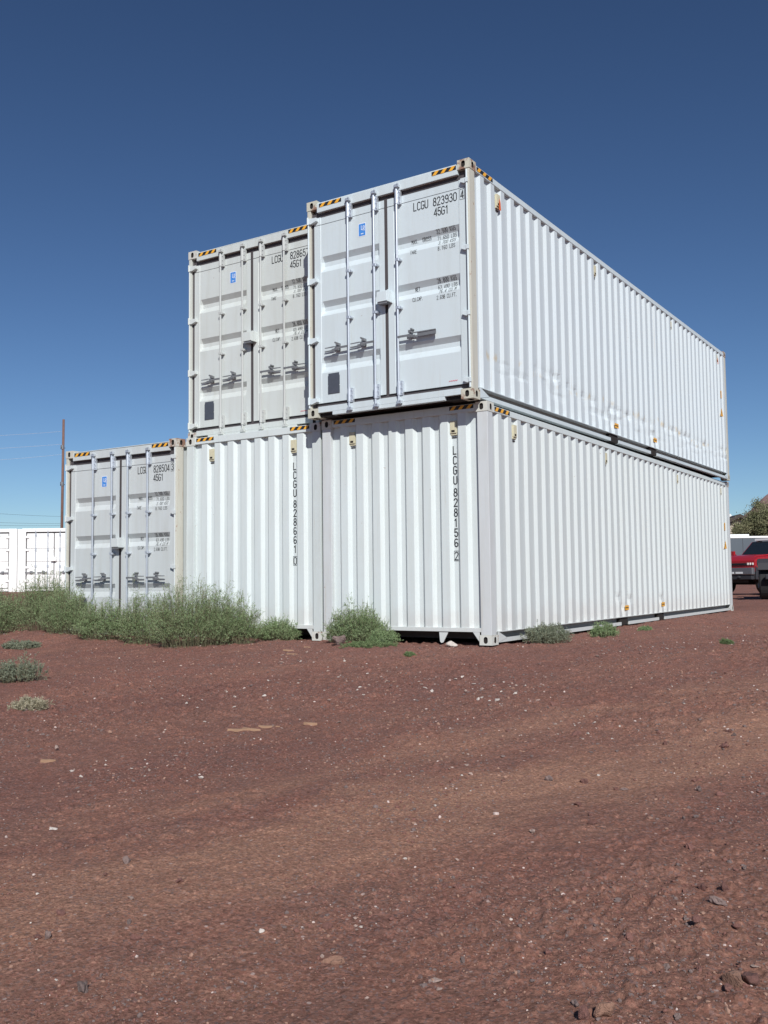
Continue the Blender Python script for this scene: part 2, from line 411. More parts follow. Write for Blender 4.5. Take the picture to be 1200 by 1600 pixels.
def casting(mb, cx, cy, cz, sx, sy, sz):
    """corner casting: outer corner at (cx,cy,cz) growing to +sx,+sy,+sz, holes in the three outer faces"""
    W, D, H = 0.162, 0.178, 0.118
    def P(a, b_, c_): return (cx + sx * a, cy + sy * b_, cz + sz * c_)
    def holed(fn, w, h, hw, hh, depth):
        n = 24; inner = []; outer = []
        for i in range(n):
            t = 2 * math.pi * i / n + math.pi / n
            c_, s_ = math.cos(t), math.sin(t)
            r = hh - hw if hh > hw else 0
            u = hw * c_; q = hw * s_ + (r if s_ > 0 else -r)
            inner.append((w / 2 + u, h / 2 + q))
            k = min((w / 2) / abs(c_) if abs(c_) > 1e-6 else 1e9, (h / 2) / abs(s_) if abs(s_) > 1e-6 else 1e9)
            outer.append((w / 2 + c_ * k, h / 2 + s_ * k))
        vs = [fn(u, q, 0) for u, q in outer] + [fn(u, q, 0) for u, q in inner] + [fn(u, q, depth) for u, q in inner]
        fs = [(i, (i + 1) % n, n + (i + 1) % n, n + i) for i in range(n)]
        mb.add(vs, fs, 0)
        mb.add(vs, [(n + i, n + (i + 1) % n, 2 * n + (i + 1) % n, 2 * n + i) for i in range(n)] + [tuple(range(2 * n, 3 * n))], 1)
        cs = [(0, 0), (w, 0), (w, h), (0, h)]
        for (a, q) in cs:   # corner slivers
            near = sorted(range(n), key=lambda i: (outer[i][0] - a) ** 2 + (outer[i][1] - q) ** 2)[:2]
            mb.add([fn(a, q, 0), fn(*outer[near[0]], 0), fn(*outer[near[1]], 0)], [(0, 1, 2)], 0)
    holed(lambda u, q, d: P(u, d, q), W, H, 0.026, 0.040, 0.02)      # end face
    holed(lambda u, q, d: P(d, u, q), D, H, 0.026, 0.038, 0.02)      # side face
    holed(lambda u, q, d: P(u, q, d), W, D, 0.032, 0.06, 0.02)       # top / bottom face
    mb.add([P(W, 0, 0), P(W, D, 0), P(W, D, H), P(W, 0, H), P(0, D, 0), P(0, D, H), P(0, 0, H)],
           [(0, 1, 2, 3), (4, 1, 2, 5), (6, 3, 2, 5)], 0)

def hazard(mb, x0, x1, z0, z1, y, axis='x', n=3):
    """yellow slanted bars on black, laid on the face at y; slot 0 black, slot 1 yellow"""
    def Q(u, z, d): return (u, y - d, z) if axis == 'x' else (y + d, u, z)
    mb.add([Q(x0, z0, .002), Q(x1, z0, .002), Q(x1, z1, .002), Q(x0, z1, .002)], [(0, 1, 2, 3)], 0)
    p = (x1 - x0) / n; sl = (z1 - z0) * 0.9
    for i in range(n):
        a = x0 + p * i + 0.01
        mb.add([Q(a, z0, .0042), Q(a + p * .45, z0, .0042), Q(min(a + p * .45 + sl, x1), z1, .0042), Q(min(a + sl, x1 - .003), z1, .0042)], [(0, 1, 2, 3)], 1)

def corr_profile(x0, x1, first, pitch, flat, slope, inner, slope2, dep):
    """list of (u, depth) of a corrugated sheet between x0 and x1"""
    pts = [(x0, dep)]
    u = first
    while u + flat < x1 - 0.01:
        if u - slope2 > pts[-1][0]: pts.append((u - slope2, dep))
        pts += [(u, 0.0), (u + flat, 0.0)]
        if u + flat + slope < x1 - 0.005: pts.append((u + flat + slope, dep))
        u += pitch
    pts.append((x1, dep)) if pts[-1][1] == dep else pts.append((x1, 0.0))
    return pts

def side_wall(prof, sx, x_out, z0, z1, dent, seed):
    rows = np.linspace(z0, z1, 60)
    U = np.array([p[0] for p in prof]); D = np.array([p[1] for p in prof])
    UU, ZZ = np.meshgrid(U, rows); DD = np.tile(D, (len(rows), 1))
    extra = (vnoise(UU / 1.7 + seed, ZZ / 1.3, seed) - 0.5) * 0.008
    if dent:
        line = 0.62 + (vnoise(UU / 2.0, UU * 0 + 3.3, seed) - 0.5) * 0.18
        k = np.exp(-((ZZ - line) / 0.055) ** 2) * vnoise(UU / 0.14, ZZ / 0.3, seed + 5) ** 2
        extra = extra + k * 0.035 * dent * ss(vnoise(UU / 1.2, ZZ * 0, seed + 2), 0.25, 0.6)
        k2 = np.exp(-((ZZ - line + .18) / 0.10) ** 2) * vnoise(UU / 0.3, ZZ / 0.08, seed + 8) ** 3
        extra = extra + k2 * 0.020 * dent
    for (du, dz) in ((4.55, 0.46), (4.75, 0.30), (5.1, 0.42), (6.8, 0.40), (7.0, 0.28)):
        extra = extra + 0.02 * np.exp(-((UU - du) / 0.10) ** 2 - ((ZZ - dz) / 0.06) ** 2)
    edge = np.minimum((ZZ - z0) / .1, (z1 - ZZ) / .1).clip(0, 1)
    XX = x_out - sx * (DD + 0.004 + extra * edge)
    V = np.stack([XX.ravel(), UU.ravel(), ZZ.ravel()], 1)
    n = len(U); I = np.arange(len(rows) * n).reshape(len(rows), n)
    F = np.stack([I[:-1, :-1].ravel(), I[:-1, 1:].ravel(), I[1:, 1:].ravel(), I[1:, :-1].ravel()], 1)
    if sx < 0: F = F[:, ::-1]
    return V + np.array(OFF), F

DOOR_Y = 0.03
LZ = [(2.13, 2.06, 2.00, 1.92), (1.53, 1.46, 1.405, 1.335), (0.78, 0.715, 0.66, 0.58)]
def recess(z):
    for a, b_, c_, d in LZ:
        if d < z < a:
            if z > b_: return (a - z) / (a - b_)
            if z > c_: return 1.0
            return (z - d) / (c_ - d)
    return 0.0
def door_depth(x, z, px0, px1):
    r = 0.0
    if px0 < x < px1:
        k = min(1.0, (x - px0) / 0.03, (px1 - x) / 0.03)
        r = 0.045 * recess(z) * k + 0.005 * min(1, (x - px0) / .006, (px1 - x) / .006)
    return DOOR_Y + r

def door_leaf(x0, x1, px0, px1):
    mb = MB()
    xs = [x0, px0, px0 + .006, px0 + .03, px1 - .03, px1 - .006, px1, x1]
    zs = {0.184, 2.665, 0.30, 2.56, 2.568}
    for q in LZ: zs |= set(q)
    zs = sorted(zs); g_ = {}
    for i, z in enumerate(zs):
        for j, x in enumerate(xs):
            y = door_depth(x, z, px0, px1)
            g_[i, j] = len(mb.v); mb.v.append((x, y, z))
    for i in range(len(zs) - 1):
        if abs(zs[i] - 2.56) < 1e-6: continue
        for j in range(len(xs) - 1):
            mb.f.append((g_[i, j], g_[i, j + 1], g_[i + 1, j + 1], g_[i + 1, j])); mb.mi.append(0)
    # seam groove and the leaf's thickness
    mb.add([(x0, DOOR_Y + .012, 2.55), (x1, DOOR_Y + .012, 2.55), (x1, DOOR_Y + .012, 2.58), (x0, DOOR_Y + .012, 2.58)], [(0, 1, 2, 3)], 0)
    for a in (x0, x1):
        mb.add([(a, DOOR_Y, .184), (a, DOOR_Y + .06, .184), (a, DOOR_Y + .06, 2.665), (a, DOOR_Y, 2.665)], [(0, 1, 2, 3)], 1)
    for z in (.184, 2.665):
        mb.add([(x0, DOOR_Y, z), (x1, DOOR_Y, z), (x1, DOOR_Y + .06, z), (x0, DOOR_Y + .06, z)], [(0, 1, 2, 3)], 1)
    return mb

def lock_rod(x):
    mb = MB(); y = -0.012; r = 0.0145
    mb.cyl((x, y, 0.055), (x, y, 2.775), r, n=12)
    for z in (0.05, 2.775):                       # cams and keepers
        mb.box(x - .028, x + .028, y - .02, .0, z - .018, z + .018)
        mb.box(x - .012, x + .045, y - .03, y + .01, z - .012, z + .022)
        mb.cyl((x + .032, y - .035, z + .02), (x + .032, .0, z + .02), .010, n=8)
    for z in (1.845, 1.24):                       # guides
        mb.box(x - .024, x + .024, y - .018, DOOR_Y, z - .016, z + .016)
        mb.cyl((x + .036, y - .006, z - .004), (x + .036, DOOR_Y, z - .004), .016, n=8)
    for z in (2.64, 0.23):                        # bearing plates
        mb.cyl((x, y, z - .085), (x, y, z + .085), .022, n=10)
        mb.box(x + .012, x + .052, y + .004, DOOR_Y, z - .09, z + .09)
        for k in (-.06, 0, .06): mb.cyl((x + .040, y - .004, z + k), (x + .040, y + .01, z + k), .009, n=6)
    return mb

def handle(x, s, length=0.37, open_=False):
    """lock handle from rod x towards s (-1 left, +1 right)"""
    mb = MB(); y = -0.022; z = 0.868
    h = 0.175                                     # hub distance
    mb.box(x, x + s * .17, y - .006, y + .006, z - .013, z + .012)          # hub plate
    mb.box(x + s * .155, x + s * .195, y - .006, DOOR_Y, z + .03, z + .062)
    mb.cyl((x + s * h, y - .022, z - .012), (x + s * h, DOOR_Y, z - .012), .024, n=10)
    mb.box(x + s * .15, x + s * .25, y - .016, y + .010, z - .036, z - .008)
    e = x + s * (length + (.17 if open_ else 0))
    mb.prism([(x + s * .2, z - .012), (x + s * .25, z - .036), (e, z - .036), (e, z - .022), (x + s * .26, z - .018)], 1, y - .006, y + .008)
    mb.prism([(x + s * .18, z + .020), (x + s * .24, z + .028), (e, z + .024), (e, z + .013), (x + s * .25, z + .012)], 1, y - .002, y + .006)
    if open_: mb.box(e - .26, e, y + .004, y + .014, z - .036, z + .020)
    mb.cyl((x + s * .20, y - .012, z + .07), (x + s * .20, DOOR_Y, z + .07), .012, n=8)
    return mb

def hinge(side, z):
    mb = MB()
    if side < 0:
        mb.prism([(.014, z - .036), (.075, z - .046), (.165, z - .018), (.165, z + .028), (.014, z + .034)], 1, -.020, DOOR_Y + .004)
        mb.cyl((.030, -.022, z - .05), (.030, -.022, z + .05), .013, n=8)
    else:
        X_ = CW
        mb.prism([(X_ - .125, z - .010), (X_ - .07, z - .034), (X_ - .045, z - .034), (X_ - .045, z + .030), (X_ - .115, z + .030)], 1, -.012, DOOR_Y + .004)
        mb.box(X_ - .05, X_ - .018, -.022, .0, z - .03, z + .024)
    return mb

def make_container(loc, rz, name_label, door, mats, number, rods=(0.665, 1.071, 1.415, 1.84), open_handle=False, castings=None,
                   dent=0.0, seed=1, rod_mat='galv', ghost=None, group='stacked forty foot shipping containers', marks=True):
    P, PS, CM = mats['paint'], mats['side'], mats['cast']
    root = empty('shipping_container', loc, rz)
    tag(root, name_label, 'shipping container', group)
    B = lambda mb, nm, m, par=root, **k: mb.build(nm, m, par, off=OFF, **k)
    # floor with cross members
    f = MB(); f.box(.125, CW - .125, .06, CL - .06, .158, .185)
    for i in range(38):
        y = .35 + i * .308; f.box(.125, CW - .125, y, y + .045, .05, .157)
    B(f, 'floor', M['floor'])
    # roof
    pr = corr_profile(.2, CL - .2, .25, .209, .09, .03, .05, .039, .02)
    r_ = MB(); n = len(pr)
    r_.add([(.055, u, CH - .03 - d) for u, d in pr] + [(CW - .055, u, CH - .03 - d) for u, d in pr], [(i, i + 1, n + i + 1, n + i) for i in range(n - 1)])
    r_.box(.03, CW - .03, .03, .2, CH - .045, CH - .028); r_.box(.03, CW - .03, CL - .2, CL - .03, CH - .045, CH - .028)
    B(r_, 'roof', P)
    # side walls
    pr = corr_profile(.15, CL - .15, .290, .2833, .100, .042, .0993, .042, .036)
    for sx, xo in ((1, CW), (-1, 0.0)):
        Vv, Ff = side_wall(pr, sx, xo - sx * 0.002, .155, 2.80, dent if sx > 0 else 0, seed)
        w = np_mesh('side_wall', Vv, Ff, PS if sx > 0 else P, root)
        # rails
        tr = MB(); tr.box(xo, xo - sx * .06, .178, CL - .178, 2.785, 2.86); B(tr, 'top_rail', P, bevel=.004)
        br = MB()
        for a, c_ in ((.178, 4.62), (5.0, 6.62), (6.98, CL - .178)):
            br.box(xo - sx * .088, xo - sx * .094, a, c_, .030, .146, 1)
            br.box(xo - sx * .006, xo - sx * .022, a, c_, .024, .074); br.box(xo - sx * .022, xo - sx * .088, a, c_, .024, .032)
        br.box(xo - sx * .004, xo - sx * .10, .178, CL - .178, .146, .156)
        for a in (.26, CL - .26):
            s_ = 1 if a < 1 else -1
            br.prism([(a - s_ * .082, .024), (a + s_ * .16, .071), (a - s_ * .082, .156)], 0, xo - sx * .002, xo - sx * .012)
        B(br, 'bottom_rail', [P, M['grime']])  # second slot: web with its shade painted in
        pk = MB()
        for a, c_ in ((4.62, 5.0), (6.62, 6.98)):
            pk.box(xo - sx * .05, xo - sx * .30, a + .003, c_ - .003, .024, .144)
        for a, c_ in ((4.62, 5.0), (6.62, 6.98)):
            o = MB(); o.box(xo - sx * .03, xo - sx * .30, a + .004, c_ - .004, .022, .143); B(o, 'forklift_pocket', M['interior'])
    # posts
    for px, s1 in ((0.0, 1), (CW, -1)):
        for py, s2, w in ((0.0, 1, .055 if door else .14), (CL, -1, .14)):
            p_ = MB(); p_.box(px + s1 * .004, px + s1 * (w + .002), py + s2 * .004, py + s2 * .142, .118, CH - .118)
            B(p_, 'corner_post', mats['post'], bevel=.004)
    # castings
    k = 0
    for cz, sz in ((0, 1), (CH, -1)):
        for cy, sy in ((0, 1), (CL, -1)):
            for cx, sx in ((0, 1), (CW, -1)):
                c_ = MB(); casting(c_, cx - sx * .001, cy - sy * .002, cz, sx, sy, sz)
                key = ('t' if sz < 0 else 'b') + ('f' if sy > 0 else 'r') + ('l' if sx > 0 else 'R')
                amt = (castings or {}).get(key, 0.25)
                B(c_, 'corner_casting', [casting_mat('casting_paint', CM, amt, seed * 10 + k), M['interior']]); k += 1
    # far end: corrugated end wall
    def endwall(y_out, s2):
        pr2 = corr_profile(.142, CW - .142, .288, .2487, .106, .040, .058, .0447, .045)
        zz = [0.2, 0.7, 1.2, 1.7, 2.2, 2.795]; nn = len(pr2); e = MB()
        e.add([(u, y_out + s2 * (.018 + d), z) for z in zz for u, d in pr2],
              [(r * nn + i, r * nn + i + 1, (r + 1) * nn + i + 1, (r + 1) * nn + i) for r in range(len(zz) - 1) for i in range(nn - 1)])
        o = B(e, 'end_wall', P)
        h = MB(); h.box(.162, CW - .162, y_out + s2 * .006, y_out + s2 * .07, 2.79, 2.884); B(h, 'header', P, bevel=.004)
        s_ = MB(); s_.box(.142, CW - .142, y_out + s2 * .008, y_out + s2 * .07, .152, .2)
        for gx, gs in ((.164, 1), (CW - .164, -1)):
            s_.prism([(gx, .151), (gx + gs * .09, .151), (gx, .03)], 1, y_out + s2 * .01, y_out + s2 * .02)
        for fx in (.60, 1.72):
            s_.prism([(fx, .151), (fx + .13, .151), (fx + .055, .02), (fx + .03, .012), (fx + .012, .03)], 1, y_out + s2 * .02, y_out + s2 * .035)
        B(s_, 'sill', P, bevel=.002)
        return pr2
    pr2 = endwall(CL, -1)
    FV = DOOR_Y
    if not door:
        endwall(0.0, 1)
        for a, c_ in ((.19, .53), (1.92, 2.25)):
            hz = MB(); hazard(hz, a, c_, 2.828, 2.876, .006); B(hz, 'hazard_stripe', [M['black'], M['yellow']])
        for vx in (.462, 1.956):
            B(vent_mesh(vx, .0, 'x', .018 + .045), 'vent', [M['cream'], M['interior']], bevel=.003)
        mp = lambda a, z, d: (a, .018 + .045 - d - .001, z)
        t_ = MB(); s, chk = number
        z = 2.300; xx = 1.936
        for ch in s:
            text(t_, ch, xx, z, .043, .05, .094, .0135, mp); z -= .1225
            if ch == 'U': z -= .026
        z -= .035
        bx = (xx - .010, xx + .052, z - .014, z + .106)
        text(t_, chk, xx, z, .042, .05, .092, .011, mp)
        for k_, (a, c_) in enumerate((((bx[0], bx[2]), (bx[1], bx[2])), ((bx[1], bx[2]), (bx[1], bx[3])), ((bx[1], bx[3]), (bx[0], bx[3])), ((bx[0], bx[3]), (bx[0], bx[2])))):
            ribbon(t_, [a, c_], .005, .0015 + .0002 * k_, mp)
        B(t_, 'lettering', M['black_ink'], recalc=False)
    else:
        h = MB(); h.box(.162, CW - .162, .004, .06, 2.728, 2.845)
        h.box(.162, CW - .162, .03, .12, 2.845, 2.862)
        B(h, 'header', P, bevel=.004)
        s_ = MB()
        s_.box(.162, CW - .162, .004, .07, .058, .136); s_.box(.39, CW - .39, .0045, .0695, .012, .0575)
        B(s_, 'sill', P, bevel=.003)
        for a, c_ in ((.165, .388), (CW - .388, CW - .165)):
            o = MB(); o.box(a, c_, .05, .25, .012, .056); B(o, 'sill_pocket', M['interior'])
        for a, c_ in ((.20, .56), (1.92, 2.26)):
            hz = MB(); hazard(hz, a, c_, 2.792, 2.842, .004); B(hz, 'hazard_stripe', [M['black'], M['yellow']])
        inner = MB(); inner.box(.0575, .099, .038, .10, .137, 2.727); inner.box(2.3665, CW - .0575, .045, .10, .137, 2.727)
        inner.box(1.2065, 1.2515, .048, .10, .14, 2.72); inner.box(.099, 2.3665, .05, .10, 2.6655, 2.83); inner.box(.099, 2.3665, .05, .10, .10, .1835); inner.box(.06, CW - .06, .101, .13, .10, 2.83); B(inner, 'door_gasket', M['gasket'])
        for side, (x0, x1, px0, px1) in ((-1, (.100, 1.206, .200, 1.125)), (1, (1.252, 2.366, 1.345, 2.276))):
            d = B(door_leaf(x0, x1, px0, px1), 'door', [P, M['gasket']], recalc=False)
            for rx in rods:
                if x0 < rx < x1:
                    B(lock_rod(rx), 'lock_rod', M[rod_mat] if rod_mat in M else P, d, smooth=False)
                    B(handle(rx, side, open_=(open_handle and side > 0)), 'handle', M['dark_steel'], d)
            for hz_ in (2.63, 1.815, 1.02, .22):
                B(hinge(side, hz_), 'hinge', mats['hinge'], d, bevel=.002)
            if side > 0:
                pole = MB(); pole.cyl((CW - .036, -.004, .13), (CW - .036, -.004, 2.76), .0115, n=8); B(pole, 'hinge_pin', mats['hinge'], d)
            else:
                pole = MB(); pole.cyl((.030, -.006, .13), (.030, -.006, 2.66), .0115, n=8); B(pole, 'hinge_pin', mats['hinge'], d)
            mp = lambda a, z, q, A_=px0, B_=px1: (a, door_depth(a, z, A_, B_) - q, z)
            if side > 0:
                t_ = MB(); s, chk = number
                tx = 0.0 if len(rods) < 4 else 1.0
                text(t_, s[:4], 1.640 - .040 * tx, 2.428, .040, .0545 - .0022 * tx, .098, .0115, mp)
                text(t_, s[4:], 1.920 + .012 * tx, 2.428, .040, .0565, .098, .0115, mp)
                text(t_, chk, 2.304, 2.436, .036, .05, .092, .0115, mp)
                q = [(2.291, 2.420), (2.352, 2.420), (2.352, 2.546), (2.291, 2.546)]
                for k_ in range(4): ribbon(t_, [q[k_], q[(k_ + 1) % 4]], .004, .0022 + .0002 * k_, mp)
                text(t_, '45G1', 1.930, 2.298, .040, .0530, .096, .0115, mp)
                c2 = .018; a2 = .0272; hh_ = .046; ww = .0049
                for ln, zz in (('32.500 KGS', 2.082), ('71.650 LBS', 2.004), ('3.700 KGS', 1.936), ('8.160 LBS', 1.862),
                               ('28.800 KGS', 1.472), ('63.490 LBS', 1.396), ('76.4 CU.M', 1.334), ('2.698 CU.FT.', 1.258)):
                    x_ = 1.948 if len(ln) >= 10 else 1.948 + a2
                    text(t_, ln, x_, zz, c2, a2 if len(ln) < 12 else a2 * .88, hh_, ww, mp)
                text(t_, 'MAX.  GROSS', 1.580, 2.030, c2, .0262, hh_, ww, mp)
                text(t_, 'TARE', 1.580, 1.890, c2, .0245, hh_, ww, mp)
                text(t_, 'NET', 1.622, 1.425, c2, .0245, hh_, ww, mp)
                text(t_, 'CU.CAP.', 1.607, 1.290, c2, .0215, hh_, ww, mp)
                B(t_, 'lettering', M['black_ink'], d, recalc=False)
                rd = MB()
                for i in range(5): ribbon(rd, [(2.10 + i * .024, .235), (2.116 + i * .024, .243)], .007, .003, mp)
                B(rd, 'red_marking', M['red_ink'], d, recalc=False)
            else:
                sk = MB(); y = DOOR_Y + .005
                def rect(mb, a, c_, e, g__, dd, mi):
                    mb.add([(a, y - dd, e), (c_, y - dd, e), (c_, y - dd, g__), (a, y - dd, g__)], [(0, 1, 2, 3)], mi)
                rect(sk, .805, .922, 2.272, 2.446, .002, 1); rect(sk, .812, .915, 2.280, 2.438, .0032, 0)
                mp2 = lambda a, z, q: (a, y - .0022 - q, z)
                wt = MB(); text(wt, 'L', .852, 2.360, .020, .03, .055, .007, mp2); text(wt, 'R', .880, 2.345, .022, .03, .060, .007, mp2)
                for vtx in range(len(wt.v)): pass
                sk.add(wt.v, wt.f, 1)
                rect(sk, .845, .885, 2.302, 2.312, .0042, 1)
                B(sk, 'sticker', [M['blue'], M['white_ink']], d, recalc=False)
                pl = MB()
                pl.prism([(.307, .295), (.49, .295), (.49, .39), (.482, .40), (.49, .41), (.49, .525), (.482, .535), (.482, .56), (.315, .56), (.315, .535), (.307, .525), (.307, .41), (.315, .40), (.307, .39)], 1, DOOR_Y + .004, DOOR_Y - .004)
                B(pl, 'data_plate', M['plate'], d)
        lb = MB(); lb.box(1.150, 1.300, -.085, .03, 1.335, 1.465); lb.box(1.300, 1.318, -.075, .03, 1.325, 1.475)
        lb.box(1.160, 1.290, -.075, -.0, 1.305, 1.3345, 1)
        B(lb, 'lock_box', [mats['hinge'], M['dark_steel']], bevel=.003)
    # side furniture on the visible long side
    if marks:
        for k_, vy in enumerate((.79, 4.13, 8.07, 11.46)):
            B(vent_mesh(vy, CW, 'y', .038), 'vent', [M['cream'] if dent == 0 or k_ else M['cream'], M['interior']], bevel=.003)
            if dent and k_ in (0, 3):
                o = MB(); xo = CW - .002
                o.add([(xo + .014, vy - .03, 2.50), (xo + .014, vy + .03, 2.50), (xo + .014, vy + .022, 2.60), (xo + .014, vy, 2.66), (xo + .014, vy - .022, 2.60)], [(0, 1, 2, 3, 4)])
                B(o, 'orange_sticker', M['orange'], recalc=False)
        hs = MB(); hazard(hs, .19, .62, 2.80, 2.852, CW, 'y', 3); B(hs, 'hazard_stripe', [M['black'], M['yellow']])
        for ly in (4.92, 6.95):
            lm = MB()
            u0 = .308 + .2833 * round((ly - .345) / .2833)
            lm.add([(CW + .003, u0 - .05, .255), (CW + .003, u0 + .13, .255), (CW + .003, u0 + .13, .33), (CW + .003, u0 - .05, .33)], [(0, 1, 2, 3)], 0)
            lm.add([(CW + .0045, u0 - .035, .285), (CW + .0045, u0 + .11, .285), (CW + .0045, u0 + .11, .30), (CW + .0045, u0 - .035, .30)], [(0, 1, 2, 3)], 1)
            B(lm, 'forklift_label', [M['yellow'], M['black']], recalc=False)
        wl_ = MB(); u0 = .308 + .2833 * 40
        wl_.add([(CW + .003, u0 - .08, 1.38), (CW + .003, u0 + .15, 1.38), (CW + .003, u0 + .035, 1.56)], [(0, 1, 2)], 0)
        cl_ = MB(); cl_.add([(CW + .003, u0 - .01, 1.78), (CW + .003, u0 + .07, 1.78), (CW + .003, u0 + .07, 1.95), (CW + .003, u0 - .01, 1.95)], [(0, 1, 2, 3)], 0)
        B(cl_, 'caution_strip', M['yellow'], recalc=False)
        wl_.add([(CW + .0045, u0 + .025, 1.42), (CW + .0045, u0 + .045, 1.42), (CW + .0045, u0 + .045, 1.48), (CW + .0045, u0 + .025, 1.48)], [(0, 1, 2, 3)], 1)
        B(wl_, 'warning_label', [M['yellow'], M['black']], recalc=False)
    return root

def vent_mesh(u, face, axis, base):
    """small ventilator box in the valley of a corrugation"""
    mb = MB(); w = .042
    def bx(a0, a1, d0, d1, z0, z1, mi=0):
        if axis == 'x': mb.box(a0, a1, face + base - d1, face + base - d0, z0, z1, mi)
        else: mb.box(face - base + d0, face - base + d1, a0, a1, z0, z1, mi)
    bx(u - w, u + w, 0, .034, 2.555, 2.705)
    bx(u - w, u + w, 0, .020, 2.530, 2.554)
    bx(u - w * .6, u + w * .5, .0345, .036, 2.565, 2.592, 1)
    bx(u - w * .8, u + w * .8, 0, .012, 2.50, 2.508, 1)
    return mb

def mset(name, col, seed, **kw):
    d = dict(paint=paint(name + '_paint', col, seed, rust=kw.get('rust', .0), grime=kw.get('grime', .25), low=kw.get('low', False)),
             side=paint(name + '_side_paint', kw.get('side', col), seed + 1, rust=.0, grime=kw.get('grime', .25) * .6, tan_band=kw.get('tan', 0), low=kw.get('low', False)),
             post=paint(name + '_post_paint', kw.get('post', tuple(c * .93 for c in col)), seed + 2, rust=kw.get('prust', .1), grime=.4),
             cast=kw.get('cast', (.56, .55, .47)),
             hinge=paint(name + '_hinge_paint', tuple(min(.85, c * 1.06) for c in col), seed + 3, rust=.05))
    return d
mC = mset('lower_right', low=True, col=(.64, .70, .70), seed=1, side=(.58, .625, .625), post=(.60, .63, .64), cast=(.62, .63, .58), prust=.05)
mD = mset('upper_right', (.605, .68, .71), 5, side=(.57, .63, .66), post=(.57, .56, .49), cast=(.56, .55, .46), tan=.60, prust=.2)
mB = mset('lower_middle', low=True, col=(.65, .71, .71), seed=9, cast=(.62, .63, .58), prust=.05)
mE = mset('upper_left', (.595, .635, .62), 13, post=(.58, .60, .56), grime=.35, cast=(.58, .57, .52), prust=.1)
mA = mset('lower_left', low=True, col=(.57, .61, .615), seed=17, post=(.60, .59, .52), grime=.35, cast=(.58, .56, .49), prust=.35)
M['rod_paint'] = paint('rod_paint', (.50, .52, .51), 3, rust=.1)

def place(corner, rz):
    """world location of the container's base centre from its front right corner"""
    c_, s_ = math.cos(rz), math.sin(rz); lx, ly = -CW / 2, CL / 2
    return (corner[0] + c_ * lx - s_ * ly, corner[1] + s_ * lx + c_ * ly, corner[2])
make_container(place((0, 0, 0), 0), 0, 'white ribbed shipping container lettered LCGU 828156 on its blind end, bottom right of the stack', False, mC, ('LCGU828156', '2'),
               seed=1, castings={'tfR': .45, 'bfR': .3, 'trR': .6, 'brR': .25})
make_container(place((-.054, -.254, 2.900), -.0117), -.0117, 'white shipping container numbered 823930, top right of the stack, dents along its long side', True, mD, ('LCGU823930', '4'),
               rods=(.668, 1.071, 1.415), open_handle=True, dent=1.0, seed=5, castings={'tfR': .62, 'bfR': .45, 'trR': .8, 'tfl': .4, 'bfl': .3})
make_container(place((-2.4975, .05, -.006), 0), 0, 'white ribbed shipping container lettered LCGU 828661, bottom middle of the stack with weeds before it', False, mB, ('LCGU828661', '0'),
               seed=9, marks=False, castings={'tfl': .3})
make_container(place((-2.684, .276, 2.892), 0), 0, 'greyish shipping container numbered 828657, top left of the stack beside the highest one', True, mE, ('LCGU828657', '8'),
               rods=(.655, 1.077, 1.42, 1.848), seed=13, rod_mat='rod_paint', marks=False, castings={'tfl': .15})
make_container(place((-4.993, -.087, -.008), 0), 0, 'grey shipping container numbered 828504, leftmost of the stack, weeds at its doors', True, mA, ('LCGU828504', '3'),
               rods=(.652, 1.075, 1.42, 1.845), seed=17, marks=False, castings={'tfR': .7, 'tfl': .2})
